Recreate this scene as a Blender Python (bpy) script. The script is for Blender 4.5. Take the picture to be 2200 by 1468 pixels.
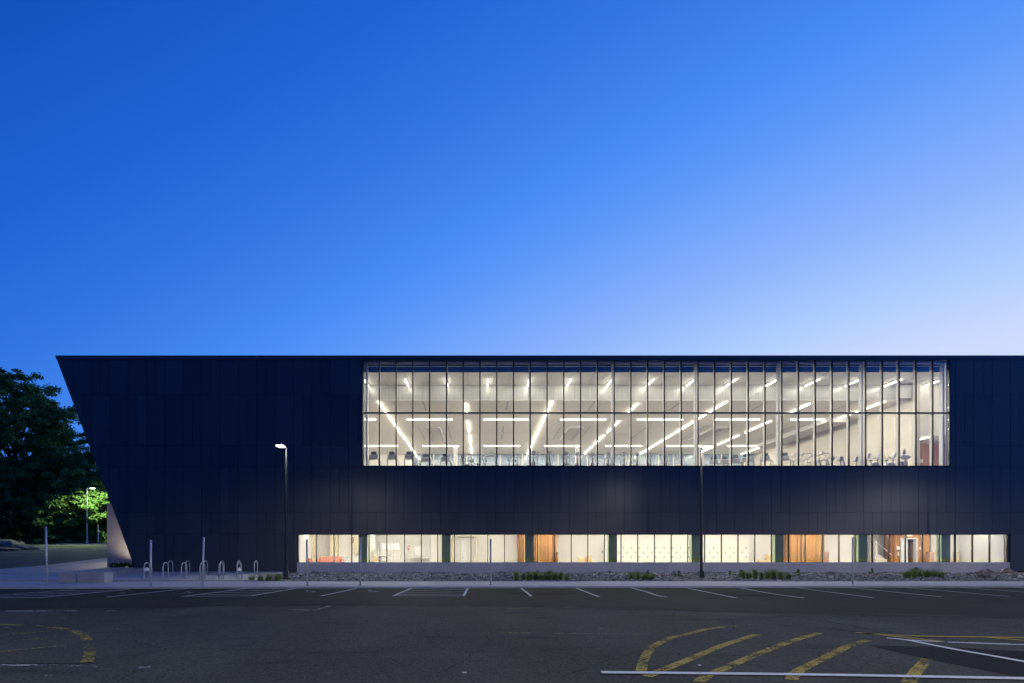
import bpy, math, random
import numpy as np
from mathutils import Vector, Matrix
random.seed(7); RNG = np.random.default_rng(7)
for o in list(bpy.data.objects): bpy.data.objects.remove(o)
scene = bpy.context.scene
COL = scene.collection

# ------------------------------------------------------------ camera, sky, exposure
FPX, VX, VY, EYE = 1350.0, 1038.0, 1180.0, 1.75       # focal length and vanishing point of the photo
cam = bpy.data.cameras.new('camera'); camo = bpy.data.objects.new('camera', cam); COL.objects.link(camo)
camo.location = (0, 0, EYE); camo.rotation_euler = (math.radians(90), 0, 0)
cam.sensor_width = 36; cam.lens = 36 * FPX / 2200
cam.shift_x = (1100 - VX) / 2200; cam.shift_y = (VY - 734) / 2200
cam.clip_start = 0.1; cam.clip_end = 5000
scene.camera = camo
scene.view_settings.view_transform = 'Standard'; scene.view_settings.look = 'None'
scene.view_settings.exposure = 0.0; scene.view_settings.gamma = 1.0
scene.render.engine = 'CYCLES'
scene.cycles.use_denoising = True
scene.cycles.max_bounces = 8; scene.cycles.diffuse_bounces = 5; scene.cycles.glossy_bounces = 4
scene.cycles.transparent_max_bounces = 24; scene.cycles.sample_clamp_indirect = 4; scene.cycles.sample_clamp_direct = 8
scene.cycles.use_light_tree = True

world = bpy.data.worlds.new('World'); scene.world = world; world.use_nodes = True
nt = world.node_tree; nt.nodes.clear()
tc = nt.nodes.new('ShaderNodeTexCoord')
dp = nt.nodes.new('ShaderNodeVectorMath'); dp.operation = 'DOT_PRODUCT'; dp.inputs[1].default_value = (1.180, 1.189, -2.149)
ad = nt.nodes.new('ShaderNodeMapRange'); ad.clamp = True
ad.inputs['From Min'].default_value = -5.0 + 1.419; ad.inputs['From Max'].default_value = 0.5 + 1.419
cr = nt.nodes.new('ShaderNodeValToRGB'); cr.color_ramp.interpolation = 'LINEAR'
stops = [(-5.0, (.006, .022, .11)), (-3.2, (.008, .052, .32)), (-2.472, (.0056, .0844, .503)), (-2.03, (.014, .131, .672)), (-1.708, (.032, .181, .753)),
         (-1.37, (.0612, .254, .905)), (-1.158, (.107, .314, .95)), (-.911, (.205, .402, .972)), (-.784, (.262, .456, .975)), (-.56, (.41, .60, .985)),
         (-.345, (.61, .708, .99)), (0.5, (.8, .80, .93))]
el = cr.color_ramp.elements
while len(el) < len(stops): el.new(0.5)
for e, (t, c) in zip(el, stops): e.position = (t + 5.0) / 5.5; e.color = (*c, 1)
bg = nt.nodes.new('ShaderNodeBackground'); bg.inputs['Strength'].default_value = 1.0
wo = nt.nodes.new('ShaderNodeOutputWorld')
L = nt.links.new
L(tc.outputs['Generated'], dp.inputs[0]); L(dp.outputs['Value'], ad.inputs['Value']); L(ad.outputs['Result'], cr.inputs['Fac'])
L(cr.outputs['Color'], bg.inputs['Color']); L(bg.outputs['Background'], wo.inputs['Surface'])

# ------------------------------------------------------------ light levels
GYM_STRIP = 200.0
LOW_STRIP = 300.0
POST_W = 270.0
POST_W_OFF = 11500.0

# ------------------------------------------------------------ helpers
S47 = FPX / 47.0
def fx(px, Y=47.0): return (px - VX) * Y / FPX
def fz(py, Y=47.0): return EYE - (py - VY) * Y / FPX
def at(px, py, z=0.0):
    Y = (EYE - z) * FPX / (py - VY)
    return Vector(((px - VX) * Y / FPX, Y, z))
SL = 2.35 / 34.0                                       # the back lot rises away from Y = 50
def gz(Y): return 0.0 if Y < 50 else min((Y - 50) * SL, 4.2)
def atg(px, py):
    k = (py - VY) / FPX                                # EYE - SL*(Y-50) = k*Y
    Y = (EYE + SL * 50) / (k + SL)
    return Vector(((px - VX) * Y / FPX, Y, SL * (Y - 50)))

class MB:
    def __init__(s): s.v = []; s.f = []; s.m = []; s.mi = 0
    def face(s, pts, mi=None):
        n = len(s.v); s.v += [tuple(p) for p in pts]; s.f.append(tuple(range(n, n + len(pts)))); s.m.append(s.mi if mi is None else mi); return s
    def box(s, x0, x1, y0, y1, z0, z1, mi=None):
        n = len(s.v); m = s.mi if mi is None else mi
        s.v += [(x0,y0,z0),(x1,y0,z0),(x1,y1,z0),(x0,y1,z0),(x0,y0,z1),(x1,y0,z1),(x1,y1,z1),(x0,y1,z1)]
        for f in ((3,2,1,0),(4,5,6,7),(0,1,5,4),(1,2,6,5),(2,3,7,6),(3,0,4,7)): s.f.append(tuple(n + i for i in f)); s.m.append(m)
        return s
    def prism(s, poly, y0, y1, mi=None):               # poly in (x, z), counter-clockwise seen from -y
        n = len(s.v); k = len(poly); m = s.mi if mi is None else mi
        s.v += [(x, y0, z) for x, z in poly] + [(x, y1, z) for x, z in poly]
        s.f.append(tuple(n + i for i in range(k))); s.f.append(tuple(n + k + i for i in reversed(range(k)))); s.m += [m, m]
        for i in range(k):
            j = (i + 1) % k; s.f.append((n + i, n + k + i, n + k + j, n + j)); s.m.append(m)
        return s
    def slab(s, poly, z0, z1, mi=None):                # poly in (x, y), ccw from above
        n = len(s.v); k = len(poly); m = s.mi if mi is None else mi
        zt = [z1(p) if callable(z1) else z1 for p in poly]
        zb = [z0(p) if callable(z0) else z0 for p in poly]
        s.v += [(p[0], p[1], b) for p, b in zip(poly, zb)] + [(p[0], p[1], t) for p, t in zip(poly, zt)]
        s.f.append(tuple(n + i for i in reversed(range(k)))); s.f.append(tuple(n + k + i for i in range(k))); s.m += [m, m]
        for i in range(k):
            j = (i + 1) % k; s.f.append((n + i, n + j, n + k + j, n + k + i)); s.m.append(m)
        return s
    def tube(s, pts, r, n=8, mi=None, caps=True):
        pts = [Vector(p) for p in pts]; m = s.mi if mi is None else mi
        rs = r if isinstance(r, (list, tuple)) else [r] * len(pts)
        rings = []
        for i, p in enumerate(pts):
            d = (pts[min(i + 1, len(pts) - 1)] - pts[max(i - 1, 0)]).normalized()
            up = Vector((0, 0, 1)) if abs(d.z) < 0.9 else Vector((0, 1, 0))
            a = d.cross(up).normalized(); b = d.cross(a).normalized()
            st = len(s.v)
            for k in range(n):
                t = 2 * math.pi * k / n
                s.v.append(tuple(p + a * (math.cos(t) * rs[i]) + b * (math.sin(t) * rs[i])))
            rings.append(st)
        for i in range(len(rings) - 1):
            for k in range(n):
                k2 = (k + 1) % n
                s.f.append((rings[i] + k, rings[i + 1] + k, rings[i + 1] + k2, rings[i] + k2)); s.m.append(m)
        if caps:
            s.f.append(tuple(rings[0] + k for k in range(n))); s.f.append(tuple(rings[-1] + k for k in reversed(range(n)))); s.m += [m, m]
        return s
    def ico(s, c, r, mi=None, seed=0, rough=0.15):
        rr = random.Random(seed); m = s.mi if mi is None else mi; n = len(s.v)
        U, W = 10, 7
        for j in range(W + 1):
            ph = math.pi * j / W
            for i in range(U):
                th = 2 * math.pi * i / U
                q = 1 + rr.uniform(-rough, rough)
                s.v.append((c[0] + r[0] * q * math.sin(ph) * math.cos(th), c[1] + r[1] * q * math.sin(ph) * math.sin(th), c[2] + r[2] * q * math.cos(ph)))
        for j in range(W):
            for i in range(U):
                i2 = (i + 1) % U
                s.f.append((n + j * U + i, n + (j + 1) * U + i, n + (j + 1) * U + i2, n + j * U + i2)); s.m.append(m)
        return s
    def xform(s, M):
        s.v = [tuple(M @ Vector(v)) for v in s.v]; return s

def mesh_of(name, mb, mats, smooth=False):
    me = bpy.data.meshes.new(name); me.from_pydata(mb.v, [], mb.f)
    for m in (mats if isinstance(mats, (list, tuple)) else [mats]): me.materials.append(m)
    me.polygons.foreach_set('material_index', mb.m)
    if smooth: me.polygons.foreach_set('use_smooth', [True] * len(me.polygons))
    me.update(); return me
def link(name, me, parent=None):
    o = bpy.data.objects.new(name, me); COL.objects.link(o)
    if parent is not None: o.parent = parent
    return o
def obj(name, mb, mats, parent=None, smooth=False, kind=None, bevel=0):
    o = link(name, mesh_of(name, mb, mats, smooth), parent)
    if kind: o['kind'] = kind
    if bevel:
        b = o.modifiers.new('bevel', 'BEVEL'); b.width = bevel; b.segments = 2; b.limit_method = 'ANGLE'
    return o
def tag(o, label, cat, group=None):
    o['label'] = label; o['category'] = cat
    if group: o['group'] = group
    return o
def empty(name, label, cat, loc=(0, 0, 0), rz=0.0, group=None):
    o = bpy.data.objects.new(name, None); COL.objects.link(o); o.location = loc; o.rotation_euler = (0, 0, rz); o.empty_display_size = .3
    return tag(o, label, cat, group)
def copy_tree(o, parent=None):
    c = o.copy(); COL.objects.link(c); c.parent = parent
    for ch in list(KIDS[o.name]) if o.name in KIDS else [x for x in bpy.data.objects if x.parent == o]:
        copy_tree(ch, c)
    return c
KIDS = {}
def register(o):                                       # remember the children once, so that copying stays cheap
    ks = [x for x in bpy.data.objects if x.parent == o]; KIDS[o.name] = ks
    for k in ks: register(k)

def mat(name, color, rough=0.6, metal=0.0, spec=0.5, noise=None, bump=None, emit=None, estr=0.0, coord='Object', rand=None, noise2=None):
    m = bpy.data.materials.new(name); m.use_nodes = True; n = m.node_tree; p = n.nodes['Principled BSDF']
    p.inputs['Base Color'].default_value = (*color, 1); p.inputs['Roughness'].default_value = rough
    p.inputs['Metallic'].default_value = metal; p.inputs['Specular IOR Level'].default_value = spec
    if emit: p.inputs['Emission Color'].default_value = (*emit, 1); p.inputs['Emission Strength'].default_value = estr
    t = n.nodes.new('ShaderNodeTexCoord'); last = None
    for nz in (noise, noise2):
        if not nz: continue
        sc, col2, lo, hi = nz[:4]; stretch = nz[4] if len(nz) > 4 else (1, 1, 1)
        mp = n.nodes.new('ShaderNodeMapping'); mp.inputs['Scale'].default_value = stretch
        n.links.new(t.outputs[coord], mp.inputs['Vector'])
        x = n.nodes.new('ShaderNodeTexNoise'); x.inputs['Scale'].default_value = sc; x.inputs['Detail'].default_value = 6; x.inputs['Roughness'].default_value = .6
        n.links.new(mp.outputs['Vector'], x.inputs['Vector'])
        r = n.nodes.new('ShaderNodeMapRange'); r.inputs['From Min'].default_value = lo; r.inputs['From Max'].default_value = hi
        n.links.new(x.outputs['Fac'], r.inputs['Value'])
        mx = n.nodes.new('ShaderNodeMix'); mx.data_type = 'RGBA'
        n.links.new(r.outputs['Result'], mx.inputs['Factor'])
        if last is None: mx.inputs['A'].default_value = (*color, 1)
        else: n.links.new(last, mx.inputs['A'])
        mx.inputs['B'].default_value = (*col2, 1); last = mx.outputs['Result']
    if rand:
        oi = n.nodes.new('ShaderNodeObjectInfo'); r = n.nodes.new('ShaderNodeMapRange')
        r.inputs['To Min'].default_value = 1 - rand; r.inputs['To Max'].default_value = 1 + rand
        n.links.new(oi.outputs['Random'], r.inputs['Value'])
        vm = n.nodes.new('ShaderNodeVectorMath'); vm.operation = 'SCALE'
        if last is None: vm.inputs[0].default_value = color
        else: n.links.new(last, vm.inputs[0])
        n.links.new(r.outputs['Result'], vm.inputs['Scale']); last = vm.outputs['Vector']
    if last is not None: n.links.new(last, p.inputs['Base Color'])
    if bump:
        x = n.nodes.new('ShaderNodeTexNoise'); x.inputs['Scale'].default_value = bump[0]; x.inputs['Detail'].default_value = 5
        n.links.new(t.outputs[coord], x.inputs['Vector'])
        b = n.nodes.new('ShaderNodeBump'); b.inputs['Strength'].default_value = bump[1]; b.inputs['Distance'].default_value = bump[2]
        n.links.new(x.outputs['Fac'], b.inputs['Height']); n.links.new(b.outputs['Normal'], p.inputs['Normal'])
    return m

# ------------------------------------------------------------ materials
M = {}
M['panel'] = mat('dark_metal_panel', (.026, .026, .029), .40, 0, .85, noise=(.35, (.034, .033, .035), .35, .7), bump=(.9, .2, .012), rand=.28)
M['black'] = mat('black_anodised_metal', (.008, .008, .009), .4)
M['joint'] = mat('dark_joint', (.004, .004, .005), .9)
M['conc'] = mat('cast_concrete', (.36, .355, .35), .85, noise=(.9, (.27, .265, .265), .4, .75), noise2=(7, (.31, .30, .29), .5, .8), bump=(30, .25, .004))
M['conc_stain'] = mat('weathered_concrete', (.58, .56, .55), .85, noise=(.6, (.44, .425, .42), .42, .7, (1, 1, .35)), noise2=(3.0, (.48, .46, .43), .5, .85, (3, 3, .3)), bump=(25, .3, .004))
M['walk'] = mat('pavement_concrete', (.47, .46, .44), .85, noise=(.45, (.38, .375, .365), .35, .7), noise2=(3.5, (.40, .39, .375), .5, .85), bump=(60, .3, .004), rand=.05)
M['kerb'] = mat('kerb_concrete', (.40, .40, .39), .85, noise=(1.3, (.30, .30, .30), .4, .7))
M['white'] = mat('white_plaster', (.76, .75, .72), .85, noise=(.2, (.72, .71, .68), .4, .7))
M['cream'] = mat('cream_wall', (.76, .73, .67), .8, noise=(.25, (.72, .69, .63), .4, .7))
M['ceil'] = mat('gym_ceiling_panel', (.78, .74, .68), .85, noise=(.35, (.74, .70, .64), .4, .7))
M['ceilhi'] = mat('upper_ceiling_panel', (.60, .59, .57), .7, rand=.05)
M['alu'] = mat('pale_aluminium', (.66, .67, .68), .85)
M['steel'] = mat('galvanised_steel', (.62, .62, .60), .42, .45, noise=(14, (.40, .41, .41), .4, .7))
M['post_black'] = mat('black_lamp_post_paint', (.012, .012, .013), .38)
M['gymconc'] = mat('pale_board_marked_concrete', (.48, .455, .39), .85, noise=(.35, (.41, .39, .34), .35, .7, (1, .3, 3)), noise2=(2.5, (.40, .38, .33), .5, .8))
M['fascia'] = mat('sky_reflection_fascia', (.020, .055, .16), .12, spec=1.0)  # blue base stands in for sky reflected in the spandrel glass
M['vert'] = mat('translucent_channel_wall', (.50, .51, .50), .28, .15, noise=(1.2, (.38, .40, .40), .35, .65, (1, 1, .04)), noise2=(6, (.58, .58, .56), .5, .75, (1, 1, .03)))
M['column_dark'] = mat('green_grey_column', (.12, .15, .09), .75, spec=.1, noise=(1.4, (.10, .13, .075), .4, .7))
M['floor_in'] = mat('rubber_floor', (.10, .10, .105), .7)
M['floor_low'] = mat('pale_lobby_floor', (.5, .48, .44), .5)
M['frost'] = mat('blue_grey_glass_partition', (.13, .17, .22), .16, .1, noise=(.4, (.20, .23, .26), .4, .65))
M['wood'] = mat('vertical_wood_slats', (.085, .040, .011), .75, spec=.1, noise=(5.5, (.026, .010, .003), .44, .58, (1, 1, .003)), noise2=(4.2, (.13, .078, .024), .50, .62, (2.2, 1, .006)))
M['woodpale'] = mat('pale_cedar_panel', (.40, .22, .12), .5, noise=(5.0, (.34, .18, .10), .38, .62, (1, 1, .02)))
M['brown'] = mat('brown_board', (.075, .038, .022), .7)
M['beige'] = mat('beige_fabric_panel', (.36, .31, .21), .85, noise=(4, (.31, .27, .18), .4, .7))
M['salmon'] = mat('salmon_upholstery', (.27, .115, .08), .85, noise=(5, (.21, .09, .065), .4, .7))
M['grey'] = mat('mid_grey_plastic', (.60, .60, .60), .5)
M['dgrey'] = mat('dark_grey_plastic', (.33, .33, .33), .5)
M['lgrey'] = mat('light_grey_metal', (.45, .45, .44), .4, .3)
M['screen'] = mat('blank_screen', (.14, .15, .16), .2)
M['card'] = mat('brown_cardboard', (.27, .19, .10), .85, noise=(3, (.22, .155, .08), .4, .7))
M['red'] = mat('red_enamel', (.16, .02, .015), .4)
M['locker'] = mat('cream_locker_door', (.70, .67, .57), .5, rand=.015)
M['stair'] = mat('dark_stair_concrete', (.15, .14, .12), .85)
M['soil'] = mat('bed_soil', (.06, .05, .042), .95, noise=(3, (.035, .03, .025), .4, .7))
M['terrain'] = mat('rough_ground', (.045, .042, .022), .95, noise=(.3, (.03, .045, .015), .4, .65), bump=(2, .5, .1))
M['bark'] = mat('tree_bark', (.07, .055, .04), .9, noise=(4, (.04, .03, .025), .4, .7, (1, 1, .2)), bump=(9, .6, .02))
M['boulder'] = mat('brown_boulder', (.25, .20, .16), .9, noise=(2.0, (.14, .12, .11), .4, .7), bump=(6, .6, .03))

def emission(name, color, strength):
    m = bpy.data.materials.new(name); m.use_nodes = True; n = m.node_tree; n.nodes.clear()
    e = n.nodes.new('ShaderNodeEmission'); e.inputs['Color'].default_value = (*color, 1); e.inputs['Strength'].default_value = strength
    o = n.nodes.new('ShaderNodeOutputMaterial'); n.links.new(e.outputs[0], o.inputs['Surface']); return m
M['gymstrip'] = emission('gym_strip_light', (1.0, .90, .74), GYM_STRIP)
M['lowstrip'] = emission('lobby_strip_light', (1.0, .93, .82), LOW_STRIP)
M['lens'] = emission('street_lamp_lens', (1.0, .97, .88), 160)
M['lens_green'] = emission('far_lamp_lens', (.95, 1.0, .80), 60)
M['fitting'] = emission('small_fitting_lens', (1, .85, .65), 1.0)
M['globe'] = emission('glowing_globe', (1.0, .98, .9), 9)

def glass(name, tint, blend=1.45, rough=0.0):
    m = bpy.data.materials.new(name); m.use_nodes = True; n = m.node_tree; n.nodes.clear()
    t = n.nodes.new('ShaderNodeBsdfTransparent'); t.inputs['Color'].default_value = (*tint, 1)
    g = n.nodes.new('ShaderNodeBsdfGlossy'); g.inputs['Roughness'].default_value = rough; g.inputs['Color'].default_value = (1, 1, 1, 1)
    f = n.nodes.new('ShaderNodeFresnel'); f.inputs['IOR'].default_value = blend
    x = n.nodes.new('ShaderNodeMixShader'); o = n.nodes.new('ShaderNodeOutputMaterial')
    n.links.new(f.outputs[0], x.inputs[0]); n.links.new(t.outputs[0], x.inputs[1]); n.links.new(g.outputs[0], x.inputs[2]); n.links.new(x.outputs[0], o.inputs['Surface'])
    return m
M['glass'] = glass('clear_glazing', (.95, .965, .955), 1.5)
M['glassdark'] = glass('lobby_glazing', (.96, .97, .96), 1.4)

def asphalt(name, base, dark, green=0.0, crack=True, rough=.88):
    m = bpy.data.materials.new(name); m.use_nodes = True; n = m.node_tree; p = n.nodes['Principled BSDF']; p.inputs['Roughness'].default_value = rough
    p.inputs['Specular IOR Level'].default_value = .08
    t = n.nodes.new('ShaderNodeTexCoord')
    def nz(s, d=6, st=(1, 1, 1)):
        mp = n.nodes.new('ShaderNodeMapping'); mp.inputs['Scale'].default_value = st; n.links.new(t.outputs['Object'], mp.inputs['Vector'])
        x = n.nodes.new('ShaderNodeTexNoise'); x.inputs['Scale'].default_value = s; x.inputs['Detail'].default_value = d; n.links.new(mp.outputs[0], x.inputs['Vector']); return x.outputs['Fac']
    def rng(a, lo, hi, o0=0, o1=1):
        r = n.nodes.new('ShaderNodeMapRange'); r.inputs['From Min'].default_value = lo; r.inputs['From Max'].default_value = hi; r.inputs['To Min'].default_value = o0; r.inputs['To Max'].default_value = o1
        n.links.new(a, r.inputs['Value']); return r.outputs['Result']
    def mix(fac, a, b, bt='MIX'):
        x = n.nodes.new('ShaderNodeMix'); x.data_type = 'RGBA'; x.blend_type = bt; n.links.new(fac, x.inputs['Factor']) if not isinstance(fac, float) else setattr(x.inputs['Factor'], 'default_value', fac)
        for s, v in (('A', a), ('B', b)):
            if isinstance(v, tuple): x.inputs[s].default_value = (*v, 1)
            else: n.links.new(v, x.inputs[s])
        return x.outputs['Result']
    c = mix(rng(nz(.13, 3), .35, .65), base, dark)
    c = mix(rng(nz(.5, 4, (1, .35, 1)), .45, .7), c, tuple(v * 1.25 for v in base))
    sp = n.nodes.new('ShaderNodeTexVoronoi'); sp.inputs['Scale'].default_value = 38; n.links.new(t.outputs['Object'], sp.inputs['Vector'])
    spc = n.nodes.new('ShaderNodeSeparateColor'); n.links.new(sp.outputs['Color'], spc.inputs[0])
    c = mix(rng(spc.outputs[0], 0, 1, .0, .55), c, tuple(v * 2.1 for v in base))          # pale aggregate
    c = mix(rng(spc.outputs[1], .80, 1, 0, .8), c, (.008, .008, .009))                    # dark pits
    c = mix(rng(nz(22, 3), .45, .75, 0, .6), c, dark)
    c = mix(rng(nz(.75, 5, (.5, 1.6, 1)), .60, .72, 0, .55), c, tuple(v * .45 for v in dark))     # oil and tyre darkening
    c = mix(rng(nz(1.9, 6), .66, .74, 0, .7), c, tuple(v * 1.6 for v in base))                    # scuffed pale patches
    c = mix(rng(nz(5.5, 7), .68, .76, 0, .8), c, tuple(v * .4 for v in dark))
    if crack:
        v = n.nodes.new('ShaderNodeTexVoronoi'); v.feature = 'DISTANCE_TO_EDGE'; v.inputs['Scale'].default_value = .42
        w = n.nodes.new('ShaderNodeMix'); w.data_type = 'RGBA'; w.inputs['Factor'].default_value = .22; n.links.new(t.outputs['Object'], w.inputs['A'])
        x = n.nodes.new('ShaderNodeTexNoise'); x.inputs['Scale'].default_value = 1.6; x.inputs['Detail'].default_value = 7; n.links.new(t.outputs['Object'], x.inputs['Vector'])
        n.links.new(x.outputs['Color'], w.inputs['B']); n.links.new(w.outputs['Result'], v.inputs['Vector'])
        a = rng(v.outputs['Distance'], 0, .0045, 1, 0); b = rng(nz(.28, 2), .5, .6)
        mu = n.nodes.new('ShaderNodeMath'); mu.operation = 'MULTIPLY'; n.links.new(a, mu.inputs[0]); n.links.new(b, mu.inputs[1])
        c = mix(mu.outputs[0], c, (.007, .007, .007))
    n.links.new(c, p.inputs['Base Color'])
    bp = n.nodes.new('ShaderNodeBump'); bp.inputs['Strength'].default_value = .7; bp.inputs['Distance'].default_value = .006
    n.links.new(sp.outputs['Distance'], bp.inputs['Height']); n.links.new(bp.outputs[0], p.inputs['Normal'])
    return m
M['asph_old'] = asphalt('old_asphalt', (.066, .066, .050), (.030, .030, .024))
M['asph_new'] = asphalt('new_asphalt', (.036, .033, .025), (.024, .022, .018), crack=False)
M['asph_patch'] = asphalt('fresh_asphalt_patch', (.013, .013, .014), (.010, .010, .011), crack=False)
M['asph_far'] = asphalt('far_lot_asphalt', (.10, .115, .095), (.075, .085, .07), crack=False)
M['asph_seam'] = asphalt('worn_asphalt_band', (.068, .070, .055), (.046, .048, .037))

def paint(name, color, wear):                          # road paint with worn-through spots
    m = bpy.data.materials.new(name); m.use_nodes = True; n = m.node_tree; p = n.nodes['Principled BSDF']; p.inputs['Roughness'].default_value = .8; p.inputs['Specular IOR Level'].default_value = .03
    t = n.nodes.new('ShaderNodeTexCoord')
    a = n.nodes.new('ShaderNodeTexNoise'); a.inputs['Scale'].default_value = 16; a.inputs['Detail'].default_value = 8; a.inputs['Roughness'].default_value = .75
    b = n.nodes.new('ShaderNodeTexNoise'); b.inputs['Scale'].default_value = 1.6; b.inputs['Detail'].default_value = 3
    n.links.new(t.outputs['Object'], a.inputs['Vector']); n.links.new(t.outputs['Object'], b.inputs['Vector'])
    s = n.nodes.new('ShaderNodeMath'); s.operation = 'MULTIPLY_ADD'; s.inputs[1].default_value = .55; n.links.new(b.outputs['Fac'], s.inputs[0]); n.links.new(a.outputs['Fac'], s.inputs[2])
    r = n.nodes.new('ShaderNodeMapRange'); r.inputs['From Min'].default_value = wear; r.inputs['From Max'].default_value = wear + .06
    n.links.new(s.outputs[0], r.inputs['Value'])
    cx = n.nodes.new('ShaderNodeMix'); cx.data_type = 'RGBA'; cx.inputs['A'].default_value = (*color, 1); cx.inputs['B'].default_value = (*[v * .62 for v in color], 1)
    n.links.new(a.outputs['Fac'], cx.inputs['Factor']); n.links.new(cx.outputs['Result'], p.inputs['Base Color'])
    tr = n.nodes.new('ShaderNodeBsdfTransparent'); x = n.nodes.new('ShaderNodeMixShader'); o = n.nodes['Material Output']
    n.links.new(r.outputs['Result'], x.inputs[0]); n.links.new(p.outputs[0], x.inputs[1]); n.links.new(tr.outputs[0], x.inputs[2]); n.links.new(x.outputs[0], o.inputs['Surface'])
    return m
M['pw'] = paint('white_road_paint', (.95, .92, .82), .90)
M['pw_thin'] = paint('stall_paint', (.85, .82, .73), .93)
M['pw_worn'] = paint('worn_white_road_paint', (.70, .69, .62), .72)
M['py'] = paint('yellow_road_paint', (.56, .43, .11), .775)
M['py_worn'] = paint('worn_yellow_road_paint', (.42, .33, .09), .72)
M['py_faint'] = paint('faded_yellow_road_paint', (.30, .24, .08), .64)
M['py_thin'] = paint('thin_yellow_road_paint', (.68, .48, .11), .90)

# ------------------------------------------------------------ ground
def sheet(name, poly, z, m, kind='structure', parent=None):
    mb = MB(); mb.face([(p[0], p[1], z(p) if callable(z) else z) for p in poly]); return obj(name, mb, m, parent, kind=kind)
ZR = -.08
tb = MB()
ys = [-60, 30, 48, 50, 84.5, 110, 160, 400, 2500]; zs = [-.45, -.45, -.45, -.10, 2.28, 3.8, 5.0, 6.0, 6.0]
for i in range(len(ys) - 1):
    tb.face([(-2500, ys[i], zs[i]), (2500, ys[i], zs[i]), (2500, ys[i + 1], zs[i + 1]), (-2500, ys[i + 1], zs[i + 1])])
obj('ground', tb, M['terrain'], kind='structure')
sheet('parking_lot', [(-160, -40), (160, -40), (160, 31.2), (-160, 31.2)], ZR, M['asph_old'])
# newer asphalt along the kerb
bd = [(-500, 1311), (0, 1309), (200, 1306), (330, 1304.5), (400, 1304.8), (440, 1302), (520, 1300.5), (740, 1300), (1000, 1302), (1100, 1303.5), (1300, 1306), (1480, 1312), (1660, 1316.5), (1900, 1318), (2200, 1327), (2700, 1336)]
k0, k1 = at(-3000, 1262.0, 0), at(5200, 1259.5, 0)
def kerbY(x): return 28.75 + (x + 25) * .022
new_poly = [at(x, y, ZR) for x, y in bd]
np_ = [(p.x, p.y) for p in new_poly] + [(62, kerbY(62) + .3), (-62, kerbY(-62) + .3)]
sheet('new_asphalt_strip', np_, ZR + .004, M['asph_new'])
sheet('asphalt_patch', [at(x, y, ZR) for x, y in [(1866, 1387.2), (1971, 1412), (2003.6, 1418), (2101.8, 1438), (2200, 1457.5), (2420, 1500), (2420, 1416), (2200, 1400), (2040, 1391)]], ZR + .004, M['asph_patch'])
sheet('worn_asphalt_band', [at(x, y, ZR) for x, y in [(1370, 1311), (1500, 1326), (1640, 1338), (1760, 1349), (1850, 1358), (1960, 1364), (2010, 1358), (1900, 1342), (1760, 1328), (1640, 1318), (1500, 1314)]], ZR + .004, M['asph_seam'])

# pavement and plaza
walk = empty('pavement', 'pale concrete pavement', 'pavement'); 
for k in ('label', 'category'): del walk[k]
walk['kind'] = 'structure'
def slabpart(name, poly, z0, z1, m, parent, kind=None): 
    return obj(name, MB().slab([(p[0], p[1]) for p in poly], z0, z1), m, parent, kind=kind)
BX = 34.2
xs = [-75, -62, -50, -42, -36, -30, -25, -19.5, -13.5, -7.5, -1.5, 4.5, 10.5, 16.5, 22.5, 28.5, 35, 42, 50, 60, 75]
for i in range(len(xs) - 1):
    a, b = xs[i] + .012, xs[i + 1] - .012
    ya, yb = kerbY(a) + .32, kerbY(b) + .32
    slabpart('paving_slab', [(a, ya), (b, yb), (b, BX - .16), (a, BX - .16)], -.3, 0, M['walk'], walk)
    slabpart('kerb_stone', [(a, ya - .32), (b, yb - .32), (b, yb - .02), (a, ya - .02)], -.3, .004, M['kerb'], walk)
# black sheet in the plaza joints, painting the shade of the low steps
sheet('step_shade_sheet', [(-75, BX - .35), (75, BX - .35), (75, 48.5), (-75, 48.5)], -.06, M['joint'])
plaza = bpy.data.objects.new('plaza', None); COL.objects.link(plaza); plaza['kind'] = 'structure'
bedL0, bedL1 = at(528, 1250.2, .03), at(604, 1231.5, .03)
def bedx(Y): return bedL0.x + (bedL1.x - bedL0.x) * (Y - BX) / (bedL1.y - BX)
Yr = [BX + .12, 37.4, 40.5, 43.2]
Xc = [-75, -60, -48, -40, -34, -29, -26, -22.6, -19.4, -16.2, 'b']
for j in range(3):
    y0, y1 = Yr[j] + (.0 if j == 0 else .012), Yr[j + 1] - .012
    for i in range(len(Xc) - 1):
        a = Xc[i] + .01; b = Xc[i + 1]
        if b == 'b': poly = [(a, y0), (bedx(y0) , y0), (bedx(y1), y1), (a, y1)]
        else: poly = [(a, y0), (b - .01, y0), (b - .01, y1), (a, y1)]
        slabpart('paving_slab', poly, -.3, .05, M['walk'], plaza)
for i in range(9):
    a = -75 + i * 7.0
    slabpart('paving_slab', [(a + .01, 43.5), (min(a + 6.99, bedx(43.5)), 43.5), (min(a + 6.99, bedx(49)), 49.9), (a + .01, 49.9)], -.3, .08, M['walk'], plaza)
# apron that climbs with the back lot
zt = lambda p: gz(p[1]) + .085
ap = [(-75, 50.0), (fx(300, 49), 50.0), (fx(300, 66), 66), atg(300, 1193).xy, atg(230, 1200.5).xy, atg(207, 1203).xy, atg(140, 1211.5).xy, atg(72, 1219.5).xy, atg(-60, 1229.5).xy]
ap = [(-60, 50.0), (-24, 50.0), (-24, 66)] + [tuple(atg(x, y).xy) for x, y in [(232, 1200.3), (207, 1203), (140, 1211.5), (72, 1219.5), (0, 1225)]]
slabpart('paving_slab', ap, lambda p: gz(p[1]) - .3, zt, M['walk'], plaza)
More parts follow.
